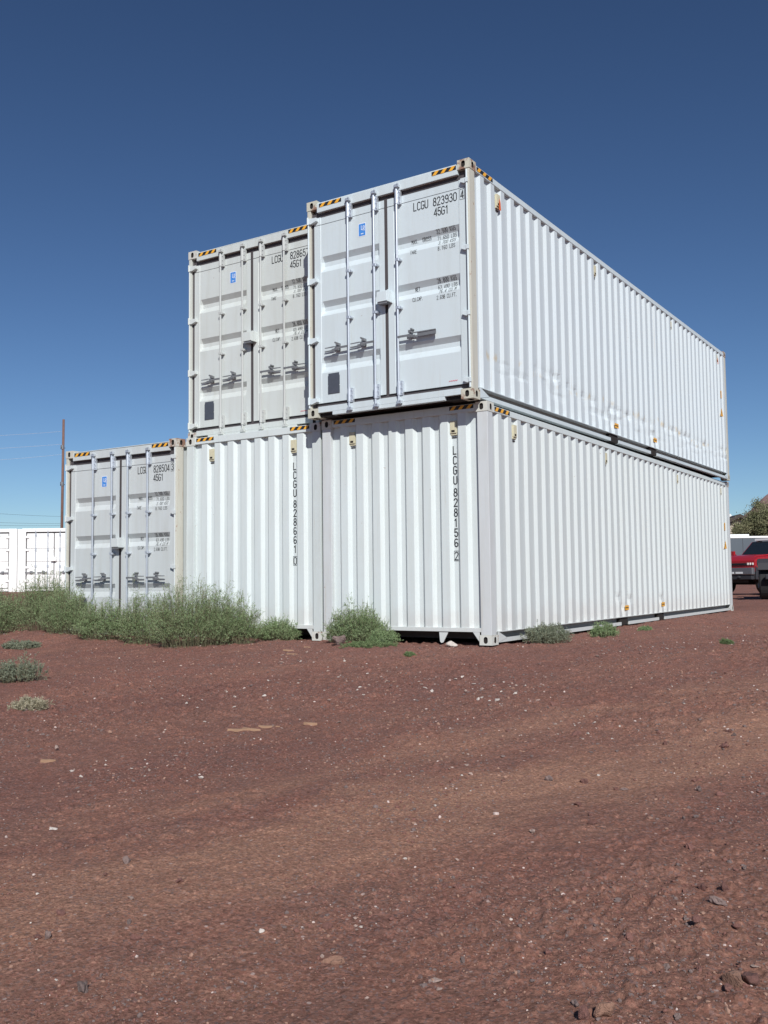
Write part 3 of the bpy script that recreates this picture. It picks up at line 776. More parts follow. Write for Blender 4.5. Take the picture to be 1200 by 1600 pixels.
#PART2
# ------------------------------------------------------------------ far containers, pole and wires
mF = dict(p=paint('sunlit_white_paint', (.86, .86, .84), 31, rust=0.0, grime=.06, spots=False))
def far_container(loc, rz, label):
    root = empty('shipping_container', loc, rz); tag(root, label, 'shipping container', 'white containers in the far row')
    W, H, L_ = 2.98, 2.591, 6.06; off = (-W / 2, 0, 0); B = lambda mb, nm, m, par=root, **k: mb.build(nm, m, par, off=off, **k)
    s = MB(); s.box(0, .02, .05, L_, .12, H - .05); s.box(W - .02, W, .05, L_, .12, H - .05); s.box(0, W, L_ - .02, L_, .12, H - .05)
    B(s, 'side_wall', mF['p']); r = MB(); r.box(0, W, .02, L_, H - .048, H - .01)
    for i in range(20): r.box(.1, W - .1, .2 + i * .29, .34 + i * .29, H - .009, H + .02)
    B(r, 'roof', mF['p'])
    for a, c in ((0, .33), (W - .33, W)):
        p = MB(); p.box(a, c, 0, .16, .0, H - .02); B(p, 'corner_post', mF['p'])
    h = MB(); h.box(.331, W - .331, .0, .12, H - .13, H - .012); B(h, 'header', mF['p'])
    q = MB(); q.box(.331, W - .331, .0, .12, .03, .14); B(q, 'sill', mF['p'])
    g_ = MB(); g_.box(.34, W - .34, .10, .11, .14, H - .13); B(g_, 'door_gasket', M['gasket'])
    c_ = W / 2
    for side, (a, b_) in ((-1, (.375, c_ - .02)), (1, (c_ + .02, W - .375))):
        d = MB(); zs = [.17, .65, .72, 1.18, 1.25, 1.72, 1.79, H - .19]; n = 0
        for i in range(len(zs) - 1):
            y = .03 if i % 2 == 0 else .055
            d.box(a, b_, y, .09, zs[i] + (.0 if i % 2 == 0 else .001), zs[i + 1] - (.0 if i % 2 == 0 else .001))
        d = B(d, 'door', mF['p'])
        for rx in ((c_ - .25, c_ - .75) if side < 0 else (c_ + .25, c_ + .75)):
            m = MB(); m.cyl((rx, -.01, .06), (rx, -.01, H - .06), .016, n=8)
            for z in (.25, 1.05, 1.72, H - .25): m.box(rx - .035, rx + .035, -.02, .03, z - .04, z + .04)
            B(m, 'lock_rod', M['galv'], d)
            k = MB(); k.box(rx, rx + side * .42, -.03, -.015, .78, .81); k.box(rx + side * .12, rx + side * .22, -.035, .03, .76, .85); B(k, 'handle', M['dark_steel'], d)
        for z in (.45, 1.0, 1.72, 2.25):
            hx = .30 if side < 0 else W - .30
            k = MB(); k.box(hx, hx - side * .16, -.012, .02, z - .045, z + .045); B(k, 'hinge', mF['p'], d)
    lb = MB(); lb.box(c_ - .11, c_ + .11, -.08, .02, 1.25, 1.42); B(lb, 'lock_box', mF['p'])
    return root
frz = math.atan2(0.66, 0.75) + 0.06
def facing(px, dep): 
    p = at_depth(px, dep); return p
for px, lab in ((85, 'white container behind the weeds, its door ends lit bright, partly hidden by the grey container'),
                (-29, 'white container at the left edge of the photo, behind the weeds')):
    p = facing(px, 39.6)
    far_container((p[0], p[1], .47), math.radians(33), lab)
M['wood'] = plain('weathered_pole_wood', (.17, .095, .075), .85, var=.3, scale=6)
p = at_depth(96.5, 70.0)
pole = empty('utility_pole', (p[0], p[1], gz1(p[0], p[1]) - .3)); tag(pole, 'thin brown wooden utility pole behind the containers at left', 'utility pole')
ztop = 0.78 + (911 - 655) / 1498.4 * 70 - .05
m = MB(); m.cyl((0, 0, 0), (.05, .03, ztop), .11, .085, n=12); m.build('pole_shaft', M['wood'], pole, smooth=True)
for zz in (2.2, 4.9):
    m = MB(); m.cyl((0, 0, ztop - zz), (0, 0, ztop - zz + .28), .135, n=10); m.cyl((.05, -.2, ztop - zz + .1), (.05, .2, ztop - zz + .1), .03, n=6)
    m.build('insulator_bracket', M['dark_steel'], pole)
M['wire'] = plain('wire_insulation', (.05, .05, .055), .6); M['wire2'] = plain('bright_aluminium_wire', (.75, .77, .8), .4, .6)
for (py0, py1, mt, dep2, lb) in ((807, 794, 'wire', 58, 'uppermost of the three dark overhead wires running left from the wooden pole'),
                              (818, 809, 'wire', 58, 'middle one of the three dark overhead wires running left from the pole'),
                              (821, 814, 'wire', 58, 'lowest of the dark overhead wires running left from the wooden pole'),
                              (674, 677, 'wire2', 66, 'topmost pale overhead wire running left from the pole near its tip'),
                              (694, 697, 'wire2', 66, 'middle pale overhead wire running left from the wooden pole'),
                              (710, 716, 'wire2', 66, 'lowest pale overhead wire running left from the wooden pole')):
    a = at_depth(96.5, 70.0, py0); e = at_depth(-260, dep2, py1 + (py1 - py0) * 1.6)
    m = MB(); prev = a
    for i in range(1, 25):
        t = i / 24; q = a * (1 - t) + e * t; q = q + np.array([0, 0, -1.0 * t * (1 - t)])
        m.cyl(prev, q, .0075, n=5, caps=False); prev = q
    tag(m.build('overhead_wire', M[mt]), lb, 'wire', 'overhead wires running left from the pole')

# ------------------------------------------------------------------ background at right
M['slate'] = plain('slate_grey_panel', (.085, .105, .125), .55, var=.08, scale=1)
M['white_trim'] = plain('white_trim', (.80, .81, .80), .5, var=.04)
M['tyre'] = plain('tyre_rubber', (.018, .018, .019), .85)
M['rim'] = plain('steel_rim', (.25, .25, .26), .4, .7)
M['red'] = plain('red_car_paint', (.33, .014, .02), .32, var=.08, scale=3)
M['glass'] = plain('dark_window_glass', (.012, .018, .024), .12)
M['chrome'] = plain('chrome', (.55, .56, .58), .25, 1.0, .05)
M['lamp'] = plain('headlight_glass', (.75, .75, .70), .2)
M['blackbody'] = plain('black_car_paint', (.014, .014, .017), .3)
M['flare'] = plain('grey_plastic_flare', (.030, .030, .036), .7)
def wheel(root, x, y, r, w, side):
    t = MB(); n = 28
    prof = [(0, r * .62), (0, r * .93), (w * .15, r), (w * .85, r), (w, r * .93), (w, r * .62)]
    vs = []; fs = []
    for i in range(n):
        a = 2 * math.pi * i / n
        for (u, q) in prof: vs.append((x + side * (u - w / 2), y + q * math.cos(a), r + q * math.sin(a)))
    k = len(prof)
    for i in range(n):
        for j in range(k): fs.append((i * k + j, i * k + (j + 1) % k, ((i + 1) % n) * k + (j + 1) % k, ((i + 1) % n) * k + j))
    t.add(vs, fs)
    o = t.build('wheel', M['tyre'], root)
    m = MB(); m.cyl((x + side * w * .38, y, r), (x - side * w * .3, y, r), r * .62, n=20)
    m.cyl((x + side * w * .5, y, r), (x + side * w * .3, y, r), r * .18, n=12)
    for i in range(5):
        a = 2 * math.pi * i / 5; m.cyl((x + side * w * .44, y, r), (x + side * w * .44, y + r * .55 * math.cos(a), r + r * .55 * math.sin(a)), .05, n=6)
    m.build('rim', M['rim'], o)

def pickup(loc, rz):
    root = empty('pickup_truck', loc, rz); tag(root, 'red pickup truck with dark windscreen parked beyond the end of the container', 'pickup truck')
    W = 2.16; h = W / 2; z0 = .62
    b_ = MB()
    # fenders and bonnet: side profile extruded, bonnet narrower and crowned
    side = [(0.05, z0), (0.0, 1.06), (0.0, 1.34), (.25, 1.46), (1.45, 1.54), (1.45, z0)]
    b_.prism(side, 0, -h, h)
    b_.prism([(.3, 1.45), (1.45, 1.54), (1.45, 1.60), (.5, 1.53)], 0, -h * .72, h * .72)
    b_.prism([(1.451, z0), (1.451, 1.55), (3.15, 1.55), (3.15, z0)], 0, -h, h)
    b_.build('body', M['red'], root, bevel=.05)
    c_ = MB(); zt = 2.14
    vs = [(-h * .86, 1.68, 1.54), (h * .93, 1.68, 1.54), (h * .93, 3.15, 1.54), (-h * .93, 3.15, 1.54), (-h * .70, 2.25, zt), (h * .76, 2.25, zt), (h * .76, 3.05, zt), (-h * .76, 3.05, zt)]
    c_.add(vs, [(0, 1, 5, 4), (1, 2, 6, 5), (2, 3, 7, 6), (3, 0, 4, 7), (4, 5, 6, 7)])
    c_.build('cab', M['red'], root, bevel=.04)
    def lerpq(q, k, out):
        q = [Vector(p) for p in q]; c = sum(q, Vector()) / 4; n = (q[1] - q[0]).cross(q[3] - q[0]).normalized()
        return [tuple(c + (p - c) * k + n * out) for p in q]
    g_ = MB(); g_.add(lerpq([vs[0], vs[1], vs[5], vs[4]], .90, .03), [(0, 1, 2, 3)]); g_.build('windscreen', M['glass'], root, recalc=False)
    for q in ([vs[1], vs[2], vs[6], vs[5]], [vs[3], vs[0], vs[4], vs[7]]):
        g_ = MB(); g_.add(lerpq(q, .82, .012), [(0, 1, 2, 3)]); g_.build('side_window', M['glass'], root, recalc=False)
    bed = MB(); bed.box(-h, h, 3.2, 5.5, z0, .75); bed.box(-h, -h + .08, 3.2, 5.5, .7, 1.38); bed.box(h - .08, h, 3.2, 5.5, .7, 1.38); bed.box(-h + .08, h - .08, 3.2, 3.28, .7, 1.38); bed.box(-h + .08, h - .08, 5.42, 5.5, .7, 1.38)
    bed.build('load_bed', M['red'], root, bevel=.02)
    gr = MB(); gr.box(-.70, .70, -.03, .02, 1.16, 1.24)
    for i in range(2): gr.box(-.60, .60, -.045, -.028, 1.175 + i * .03, 1.19 + i * .03)
    gr.build('grille', M['black'], root)
    for sx in (-1, 1):
        l = MB(); 
        for k in range(3): l.box(sx * (.74 + k * .11), sx * (.80 + k * .11), -.035, .02, 1.16, 1.25)
        l.build('headlight', M['lamp'], root, bevel=.01)
        mi = MB(); mi.box(sx * (h * .93 + .08), sx * (h * .93 + .22), 1.52, 1.62, 1.58, 1.76); mi.cyl((sx * h * .93, 1.58, 1.60), (sx * (h * .93 + .15), 1.58, 1.64), .02)
        mi.build('mirror', M['red'], root, bevel=.02)
    bp = MB(); bp.box(-h - .02, h + .02, -.20, -.02, .78, 1.06); bp.build('bumper', M['rim'], root, bevel=.04)
    for sx in (-1, 1):
        f = MB(); f.box(sx * (h - .05), sx * (h + .035), .02, .36, .60, 1.12); f.build('corner_cladding', M['flare'], root, bevel=.02)
    bp = MB(); bp.box(-h + .05, h - .05, -.16, .04, .60, .79)
    for sx in (-.5, .5): bp.box(sx - .05, sx + .05, -.28, -.16, .66, .74)
    bp.build('valance', M['flare'], root, bevel=.02)
    for sx in (-.42, .1, .5):
        t = MB(); t.box(sx - .16, sx + .16, -.215, -.203, .83, .90); t.build('bumper_plate', M['white_trim'], root)
    lbm = MB(); lbm.box(-.52, .35, 2.15, 2.55, 2.18, 2.26); lbm.box(-.5, -.46, 2.2, 2.5, 2.135, 2.18); lbm.box(.3, .34, 2.2, 2.5, 2.135, 2.18); lbm.build('roof_rack', M['white_trim'], root)
    un = MB(); un.box(-.45, .45, .4, 5.3, .48, .62); un.cyl((-.8, 1.0, .45), (.8, 1.0, .45), .06); un.cyl((-.8, 4.4, .45), (.8, 4.4, .45), .06); un.build('chassis', M['black'], root)
    for y in (.95, 4.35):
        for sx in (-1, 1):
            f = MB(); f.prism([(y - .72, .62), (y - .58, 1.10), (y - .3, 1.24), (y + .3, 1.24), (y + .58, 1.10), (y + .72, .62)], 0, sx * (h - .02), sx * (h + .06)); f.build('wheel_arch', M['flare'], root, bevel=.02)
    for y in (.80, 4.35):
        for sx in (-1, 1): wheel(root, sx * (h - .14), y, .47, .29, sx)
    return root
p = at_depth(1140, 38.0); pickup((p[0], p[1], gz1(p[0], p[1])), math.radians(-26))

def offroader(loc, rz):
    root = empty('off_road_vehicle', loc, rz); tag(root, 'black off-road vehicle with a wide fender and tall tyre cut by the right edge', 'car')
    h = .82
    b_ = MB(); b_.prism([(0.0, .75), (0.0, 1.25), (1.35, 1.36), (1.45, 1.36), (3.9, 1.32), (3.9, .62), (.3, .62)], 0, -h * .86, h * .86)
    b_.build('body', M['blackbody'], root, bevel=.05)
    c_ = MB(); vs = [(-h * .84, 1.5, 1.36), (h * .84, 1.5, 1.36), (h * .84, 3.85, 1.34), (-h * .84, 3.85, 1.34), (-h * .72, 1.85, 1.95), (h * .72, 1.85, 1.95), (h * .72, 3.75, 1.95), (-h * .72, 3.75, 1.95)]
    c_.add(vs, [(0, 1, 5, 4), (1, 2, 6, 5), (2, 3, 7, 6), (3, 0, 4, 7), (4, 5, 6, 7)]); c_.build('cab', M['blackbody'], root, bevel=.04)
    g_ = MB(); g_.add([(-h * .76, 1.53, 1.42), (h * .76, 1.53, 1.42), (h * .66, 1.80, 1.88), (-h * .66, 1.80, 1.88)], [(0, 1, 2, 3)]); g_.build('windscreen', M['glass'], root, recalc=False, loc=(0, -.03, .0))
    for i, sx in enumerate((-1, 1)):
        l = MB(); l.cyl((sx * .52, -.03, 1.05), (sx * .52, .03, 1.05), .10, n=16); l.build('headlight', M['lamp'], root)
        for y in (.55, 3.2):
            f = MB(); prof = [(y - .62, .92), (y - .50, 1.14), (y - .32, 1.26), (y + .32, 1.28), (y + .52, 1.10), (y + .60, .85), (y + .55, .85), (y + .46, 1.05), (y + .28, 1.20), (y - .28, 1.19), (y - .44, 1.08), (y - .56, .90)]
            n = len(prof); a0, a1 = sx * h * .80, sx * (h + .24)
            f.prism(prof, 0, a0, a1); f.box(a1, a1 - sx * .03, y - .58, y + .5, 1.10, 1.20); f.build('fender', M['flare'], root, bevel=.02)
            wheel(root, sx * (h + .03), y, .53, .36, sx)
        mk = MB(); mk.box(sx * (h + .245), sx * (h + .22), -.08, .02, 1.0, 1.05); mk.build('side_marker', M['red'], root)
    gr = MB(); gr.box(-.36, .36, -.02, .02, .85, 1.2)
    for k in range(7): gr.box(-.32 + k * .1, -.28 + k * .1, -.03, -.019, .88, 1.17)
    gr.build('grille', M['black'], root)
    bp = MB(); bp.box(-h, h, -.22, -.04, .62, .78); bp.build('bumper', M['flare'], root, bevel=.03)
    return root
p = at_depth(1237, 29.5); offroader((p[0], p[1], gz1(p[0], p[1])), math.radians(8))

def trailer(loc, rz):
    root = empty('enclosed_trailer', loc, rz); tag(root, 'long slate grey enclosed trailer with white roof edge behind the red pickup', 'trailer')
    L_ = 10.0; H0, H1 = .55, 2.72
    m = MB(); m.box(0, L_, 0, 2.4, H0, H1)
    m.build('body', M['slate'], root)
    s = MB()
    for i in range(1, 8): s.box(i * L_ / 8 - .01, i * L_ / 8 + .01, -.008, .0, H0, H1)
    s.build('panel_seam', M['flare'], root)
    r = MB(); r.box(-.03, L_ + .03, -.04, 2.44, H1 + .002, H1 + .13); r.build('roof_trim', M['white_trim'], root, bevel=.02)
    a = MB(); a.box(.3, 3.1, .4, 1.4, H1 + .135, H1 + .27); a.build('roof_panel', M['white_trim'], root, bevel=.02)
    k = MB(); k.box(.1, L_ - .1, .05, 2.35, .40, .549); k.build('underframe', M['flare'], root)
    for x in (5.4, 6.3):
        for sy in (-1, 1):
            w = MB(); y = .18 if sy < 0 else 2.22
            w.cyl((x, y - .11, .36), (x, y + .11, .36), .36, n=20); o = w.build('wheel', M['tyre'], root)
            q = MB(); q.cyl((x, y + sy * .115, .36), (x, y, .36), .20, n=14); q.build('rim', M['rim'], o)
    return root
p = at_depth(1098, 61.0); trailer((p[0], p[1], gz1(p[0], p[1])), math.atan2(RT[1], RT[0]) + .03)

M['stucco'] = plain('beige_siding', (.42, .36, .29), .85, var=.08, scale=4)
M['tin'] = plain('white_metal_roof', (.78, .78, .76), .45, var=.04)
M['fascia'] = plain('dark_brown_fascia', (.05, .035, .03), .7)
def house(loc, rz):
    root = empty('house', loc, rz); tag(root, 'beige house with white metal roof and dark gable trim behind the trees', 'house')
    m = MB(); m.box(-9, 1.0, 1.0, 9, 0, 3.4); m.prism([(-2.2, 0), (3.4, 0), (3.4, 3.6), (.6, 5.0), (-2.2, 3.6)], 1, 0, 1.0)
    m.build('wall', M['stucco'], root)
    r = MB(); r.prism([(.6, 3.3), (5.0, 5.6), (9.4, 3.3), (9.4, 3.45), (5.0, 5.75), (.6, 3.45)], 0, -9.5, 1.2)
    r.build('roof', M['tin'], root)
    f = MB(); f.prism([(-3.0, 3.3), (.6, 5.1), (4.2, 3.3), (4.2, 3.55), (.6, 5.4), (-3.0, 3.55)], 1, -.5, 2.5); f.build('gable_trim', M['fascia'], root)
    w = MB(); w.box(.1, 1.1, -.03, .02, 1.2, 2.4); fr = w.build('window', M['glass'], root)
    s = MB(); s.box(0, 1.2, -.05, -.031, 1.1, 1.19); s.build('sill', M['white_trim'], fr)
    return root
p = at_depth(1143, 84.0); house((p[0], p[1], .75), math.atan2(RT[1], RT[0]) - .1)

def leaf_mat(name, c1, c2, scale=6, trans=.25):
    m, nt, b = new_mat(name); v = coords(nt)
    f = ramp(nt, noise(nt, v, scale, 4, .7), [(.3, 0), (.7, 1)])
    f2 = ramp(nt, noise(nt, v, scale * 11, 2), [(.35, .65), (.65, 1.35)])
    c = mix(nt, 1.0, mix(nt, f, c1, c2), f2, 'MULTIPLY')
    nt.links.new(c, b.inputs['Base Color']); b.inputs['Roughness'].default_value = .7
    b.inputs['Specular IOR Level'].default_value = .25
    tr = N(nt, 'ShaderNodeBsdfTranslucent'); nt.links.new(c, tr.inputs['Color'])
    ms = N(nt, 'ShaderNodeMixShader'); ms.inputs[0].default_value = trans
    out = nt.nodes['Material Output']
    nt.links.new(b.outputs[0], ms.inputs[1]); nt.links.new(tr.outputs[0], ms.inputs[2]); nt.links.new(ms.outputs[0], out.inputs['Surface'])
    return m
M['sage'] = leaf_mat('sage_weed_leaves', (.20, .30, .13), (.34, .42, .235), 5)
M['sage2'] = leaf_mat('pale_weed_leaves', (.21, .245, .175), (.30, .32, .23), 7)
M['lime'] = leaf_mat('low_green_leaves', (.14, .20, .085), (.21, .27, .13), 9)
M['dry'] = leaf_mat('dry_grass', (.38, .34, .24), (.50, .46, .34), 9)
M['stem'] = plain('weed_stem', (.16, .15, .085), .8, var=.3, scale=40)
M['treeleaf'] = leaf_mat('tree_leaves', (.16, .175, .085), (.31, .29, .17), 1.0)
M['bark'] = plain('tree_bark', (.13, .10, .08), .9, var=.3, scale=5)

def leaves_arrays(C, D, ln, wd, r_):
    """one rhombic leaf per centre C along direction D"""
    n = len(C); rnd = r_.normal(size=(n, 3)); S = np.cross(D, rnd); S /= np.linalg.norm(S, axis=1)[:, None] + 1e-9
    ln = ln[:, None]; wd = wd[:, None]
    V = np.stack([C, C + D * ln * .5 + S * wd * .5, C + D * ln, C + D * ln * .5 - S * wd * .5], 1).reshape(-1, 3)
    return V, np.arange(n * 4).reshape(n, 4)
def strips(P0, P1, w, r_):
    n = len(P0); D = P1 - P0; S = np.cross(D, r_.normal(size=(n, 3))); S /= np.linalg.norm(S, axis=1)[:, None] + 1e-9
    V = np.stack([P0 - S * w, P0 + S * w, P1 + S * w * .6, P1 - S * w * .6], 1).reshape(-1, 3)
    return V, np.arange(n * 4).reshape(n, 4)
def weed(px, py, wpx, hpx, label, mat='sage', group=None, seed=0, dens=1.0, depth_ratio=.55, upright=.5, spires=0, cat='weed', lf=1.0, ground_xy=None):
    """bushy weed standing at the photographed spot, built as stems and leaves at real size"""
    x, y, z = ground_at(px, py); r_ = np.random.default_rng(1000 + seed)
    dep = (np.array([x, y, z]) - CAM) @ FW; R_ = wpx / 2 * dep / FPX; H = hpx * 1.14 * dep / FPX
    x += FW[0] * R_ * depth_ratio * .8; y += FW[1] * R_ * depth_ratio * .8
    root = empty('weed', (x, y, gz1(x, y) - .02)); tag(root, label, cat, group)
    ns = int(620 * dens * max(.22, R_ * 1.6))
    a = r_.uniform(0, 2 * np.pi, ns); rad = np.sqrt(r_.uniform(0, 1, ns))
    base = np.stack([np.cos(a) * rad * R_ * .62, np.sin(a) * rad * R_ * depth_ratio * .62, np.zeros(ns)], 1)
    topr = rad * .75 + r_.uniform(.0, .25, ns)
    hh = H * np.clip(1 - (topr * .93) ** 2, .04, 1) ** .6 * r_.uniform(.42, 1.0, ns) ** .9
    if spires:
        k = r_.choice(ns, min(ns, spires), replace=False); hh[k] *= r_.uniform(1.08, 1.42, len(k)); topr[k] *= .8
    tip = np.stack([np.cos(a) * topr * R_, np.sin(a) * topr * R_ * depth_ratio, hh], 1) + r_.normal(size=(ns, 3)) * [.05 * R_, .05 * R_, 0]
    # world-aligned ellipse: long axis along the picture's right
    ca, sa = RT[0] / math.hypot(RT[0], RT[1]), RT[1] / math.hypot(RT[0], RT[1])
    def rotz(P): Q = P.copy(); Q[..., 0] = P[..., 0] * ca - P[..., 1] * sa; Q[..., 1] = P[..., 0] * sa + P[..., 1] * ca; return Q
    base = rotz(base); tip = rotz(tip); mid = (base + tip) / 2 + (tip - base)[:, [0, 1, 2]] * [-.12, -.12, .10] + r_.normal(size=(ns, 3)) * .02
    def curve(t): t = t[..., None]; return lambda b0, m0, t0: (1 - t) ** 2 * b0 + 2 * t * (1 - t) * m0 + t * t * t0
    SV = []; SF = []; cnt = 0
    ts = np.linspace(0, 1, 5)
    for i in range(4):
        P0 = curve(np.full(ns, ts[i]))(base, mid, tip); P1 = curve(np.full(ns, ts[i + 1]))(base, mid, tip)
        V, F = strips(P0, P1, .0016, r_); SV.append(V); SF.append(F + cnt); cnt += len(V)
    # side twigs with leaves
    nt_ = 7; LC = []; LD = []
    for k in range(nt_):
        t = r_.uniform(.18, .95, ns); P0 = curve(t)(base, mid, tip)
        up = tip - base; up /= np.linalg.norm(up, axis=1)[:, None]
        d = up * upright + r_.normal(size=(ns, 3)) * .55 + [0, 0, .25]; d /= np.linalg.norm(d, axis=1)[:, None]
        tl = (H * .16 + .03) * r_.uniform(.4, 1.1, ns) * (1.15 - t * .6)
        P1 = P0 + d * tl[:, None]; P1[:, 2] = np.maximum(P1[:, 2], .01)
        V, F = strips(P0, P1, .0009, r_); SV.append(V); SF.append(F + cnt); cnt += len(V)
        nl = 11
        for j in range(nl):
            s = r_.uniform(.1, 1.05, ns); C = P0 + (P1 - P0) * s[:, None]
            dd = d * .6 + r_.normal(size=(ns, 3)) * .6 + [0, 0, .2]; dd /= np.linalg.norm(dd, axis=1)[:, None]
            LC.append(C); LD.append(dd)
    LC = np.concatenate(LC); LD = np.concatenate(LD); n = len(LC)
    ln = r_.uniform(.009, .025, n) * lf; wd = ln * r_.uniform(.20, .32, n)
    V, F = leaves_arrays(LC, LD, ln, wd, r_)
    np_mesh('foliage', V, F, M[mat], root)
    np_mesh('stem', np.concatenate(SV), np.concatenate(SF), M['stem'], root)
    return root
GW = 'weeds growing along the foot of the containers'
weed(-25, 1000, 120, 84, 'green weed bush cut by the left edge, before the far white containers', group=GW, seed=1, spires=26)
weed(60, 1000, 130, 92, 'tall green weed between the left edge and the grey container', group=GW, seed=2, spires=44, upright=.8)
weed(100, 1001, 110, 76, 'dark green weed touching the left corner of the grey container', group=GW, seed=3, spires=24)
weed(155, 1003, 100, 62, 'low green weed before the left door of the grey container', group=GW, seed=4, spires=32)
weed(222, 1008, 100, 84, 'bushy green weed before the right door of the grey container', group=GW, seed=5, spires=40)
weed(295, 1014, 165, 104, 'largest rounded weed bush, where the grey and white containers meet', group=GW, seed=6, spires=32, dens=1.15)
weed(362, 1008, 100, 80, 'right flank of the big weeds, wispy bush before the ribbed container end', group=GW, seed=7, spires=40)
weed(432, 1001, 85, 38, 'small thin weed before the bottom middle container', group=GW, seed=8, spires=16, dens=.8)
weed(470, 996, 40, 22, 'tiny weed beside the bottom right corner of the middle container', group=GW, seed=9, dens=.6)
weed(556, 1006, 112, 62, 'round wispy weed bush before the end lettered LCGU 828156', group=GW, seed=10, spires=32)
weed(600, 1009, 55, 26, 'low weed at the right foot of the round wispy bush', group=GW, seed=11, dens=.9)
weed(575, 1012, 105, 9, 'flat bright green ground weed beneath the round wispy bush', mat='lime', group=GW, seed=12, dens=.6, upright=.1, lf=1.0)
weed(858, 1006, 88, 34, 'low pale weed at the long side near the front corner', mat='sage2', group=GW, seed=13, dens=.8, upright=.6, spires=14)
weed(946, 996, 50, 26, 'small dark weed at the long side near the first fork pocket', group=GW, seed=14, dens=.8, spires=10)
weed(22, 1068, 100, 42, 'grey green weed spreading at the left edge of the dirt', mat='sage2', seed=15, dens=.42, upright=.7, spires=20)
weed(42, 1110, 76, 22, 'flat dry grey weed lying on the dirt at left', mat='dry', seed=16, dens=.45, upright=.4, spires=12)
weed(1136, 1007, 20, 7, 'tiny green sprout on the dirt near the far corner at right', mat='lime', seed=17, dens=.9)
weed(640, 1026, 18, 6, 'tiny green sprout on the dirt before the containers', mat='lime', seed=18, dens=.8)
weed(28, 1003, 70, 13, 'low pale weed fringing the foot of the bushes at left', mat='sage2', group=GW, seed=19, dens=.6, upright=.5, spires=8)
weed(1010, 985, 24, 8, 'small sprout at the long side between the fork pockets', group=GW, seed=20, dens=.8)

def tree(px, py_top, dep, rpx, label, seed, squash=1.0, n=9000, mt='treeleaf'):
    p = at_depth(px, dep); x, y = p[0], p[1]; z0 = gz1(x, y); r_ = np.random.default_rng(seed)
    top = CAM[2] + (899 - py_top) / FPX * dep - z0; R_ = rpx * dep / FPX
    root = empty('tree', (x, y, z0 - .05)); tag(root, label, 'tree', 'trees behind the parked vehicles')
    tr = MB(); cz = top - R_ * squash
    tr.cyl((0, 0, 0), (0, 0, cz * .5), .20 * R_ / 2.2, .15 * R_ / 2.2, n=9)
    cl = []
    for i in range(10):
        a = r_.uniform(0, 6.28); e = r_.uniform(.1, 1.3); l = R_ * r_.uniform(.5, .85)
        q = np.array([math.cos(a) * math.cos(e) * l, math.sin(a) * math.cos(e) * l, cz + math.sin(e) * l * squash - R_ * .2])
        mid = np.array([q[0] * .4, q[1] * .4, cz * .5 + (q[2] - cz * .5) * .5])
        tr.cyl((0, 0, cz * .45), mid, .09, .06, n=6); tr.cyl(mid, q, .06, .02, n=6)
    tr.build('trunk', M['bark'], root)
    k = 60; u = r_.normal(size=(k, 3)); u /= np.linalg.norm(u, axis=1)[:, None]; rr_ = R_ * r_.uniform(.35, .95, k) ** .6
    cc = u * rr_[:, None] * [1, 1, squash] + [0, 0, cz]; cc[:, 2] = np.maximum(cc[:, 2], cz * .35)
    w = r_.integers(0, k, n); sig = R_ * r_.uniform(.08, .17, k)
    C = cc[w] + r_.normal(size=(n, 3)) * sig[w][:, None]
    D = r_.normal(size=(n, 3)) + [0, 0, .4]; D /= np.linalg.norm(D, axis=1)[:, None]
    V, F = leaves_arrays(C, D, r_.uniform(.08, .2, n), r_.uniform(.03, .07, n), r_)
    np_mesh('crown', V, F, M[mt], root)
tree(1208, 777, 70, 52, 'large olive green tree rising above the trailer at the right edge', 3, 1.0, 34000)
tree(1180, 799, 72, 22, 'smaller olive tree left of the big tree at the right edge', 4, 1.2, 12000)
tree(1152, 817, 80, 9, 'small dark shrub tree before the gable of the beige house', 5, 1.3, 3500)

# far hill
hm = plain('pink_rock_hill', (.36, .21, .19), .9, var=.12, scale=.01)
hc = at_depth(1333, 3000); n1, n2 = 60, 30; vs = []; 
for j in range(n2 + 1):
    for i in range(n1):
        a = 2 * math.pi * i / n1; rr_ = 520 * j / n2
        x_ = hc[0] + rr_ * math.cos(a); y_ = hc[1] + rr_ * math.sin(a)
        hgt = 425 * max(0, 1 - (j / n2) ** 1.15) ** .9
        hgt = min(hgt, 365) + 14 * (float(vnoise(np.array([x_ / 60]), np.array([y_ / 60]), 3)[0]) - .5)
        vs.append((x_, y_, hgt if j < n2 else -10))
fs = [(j * n1 + i, j * n1 + (i + 1) % n1, (j + 1) * n1 + (i + 1) % n1, (j + 1) * n1 + i) for j in range(n2) for i in range(n1)]
hill = np_mesh('hill', vs, fs, hm, smooth=True); tag(hill, None, None, kind='structure')

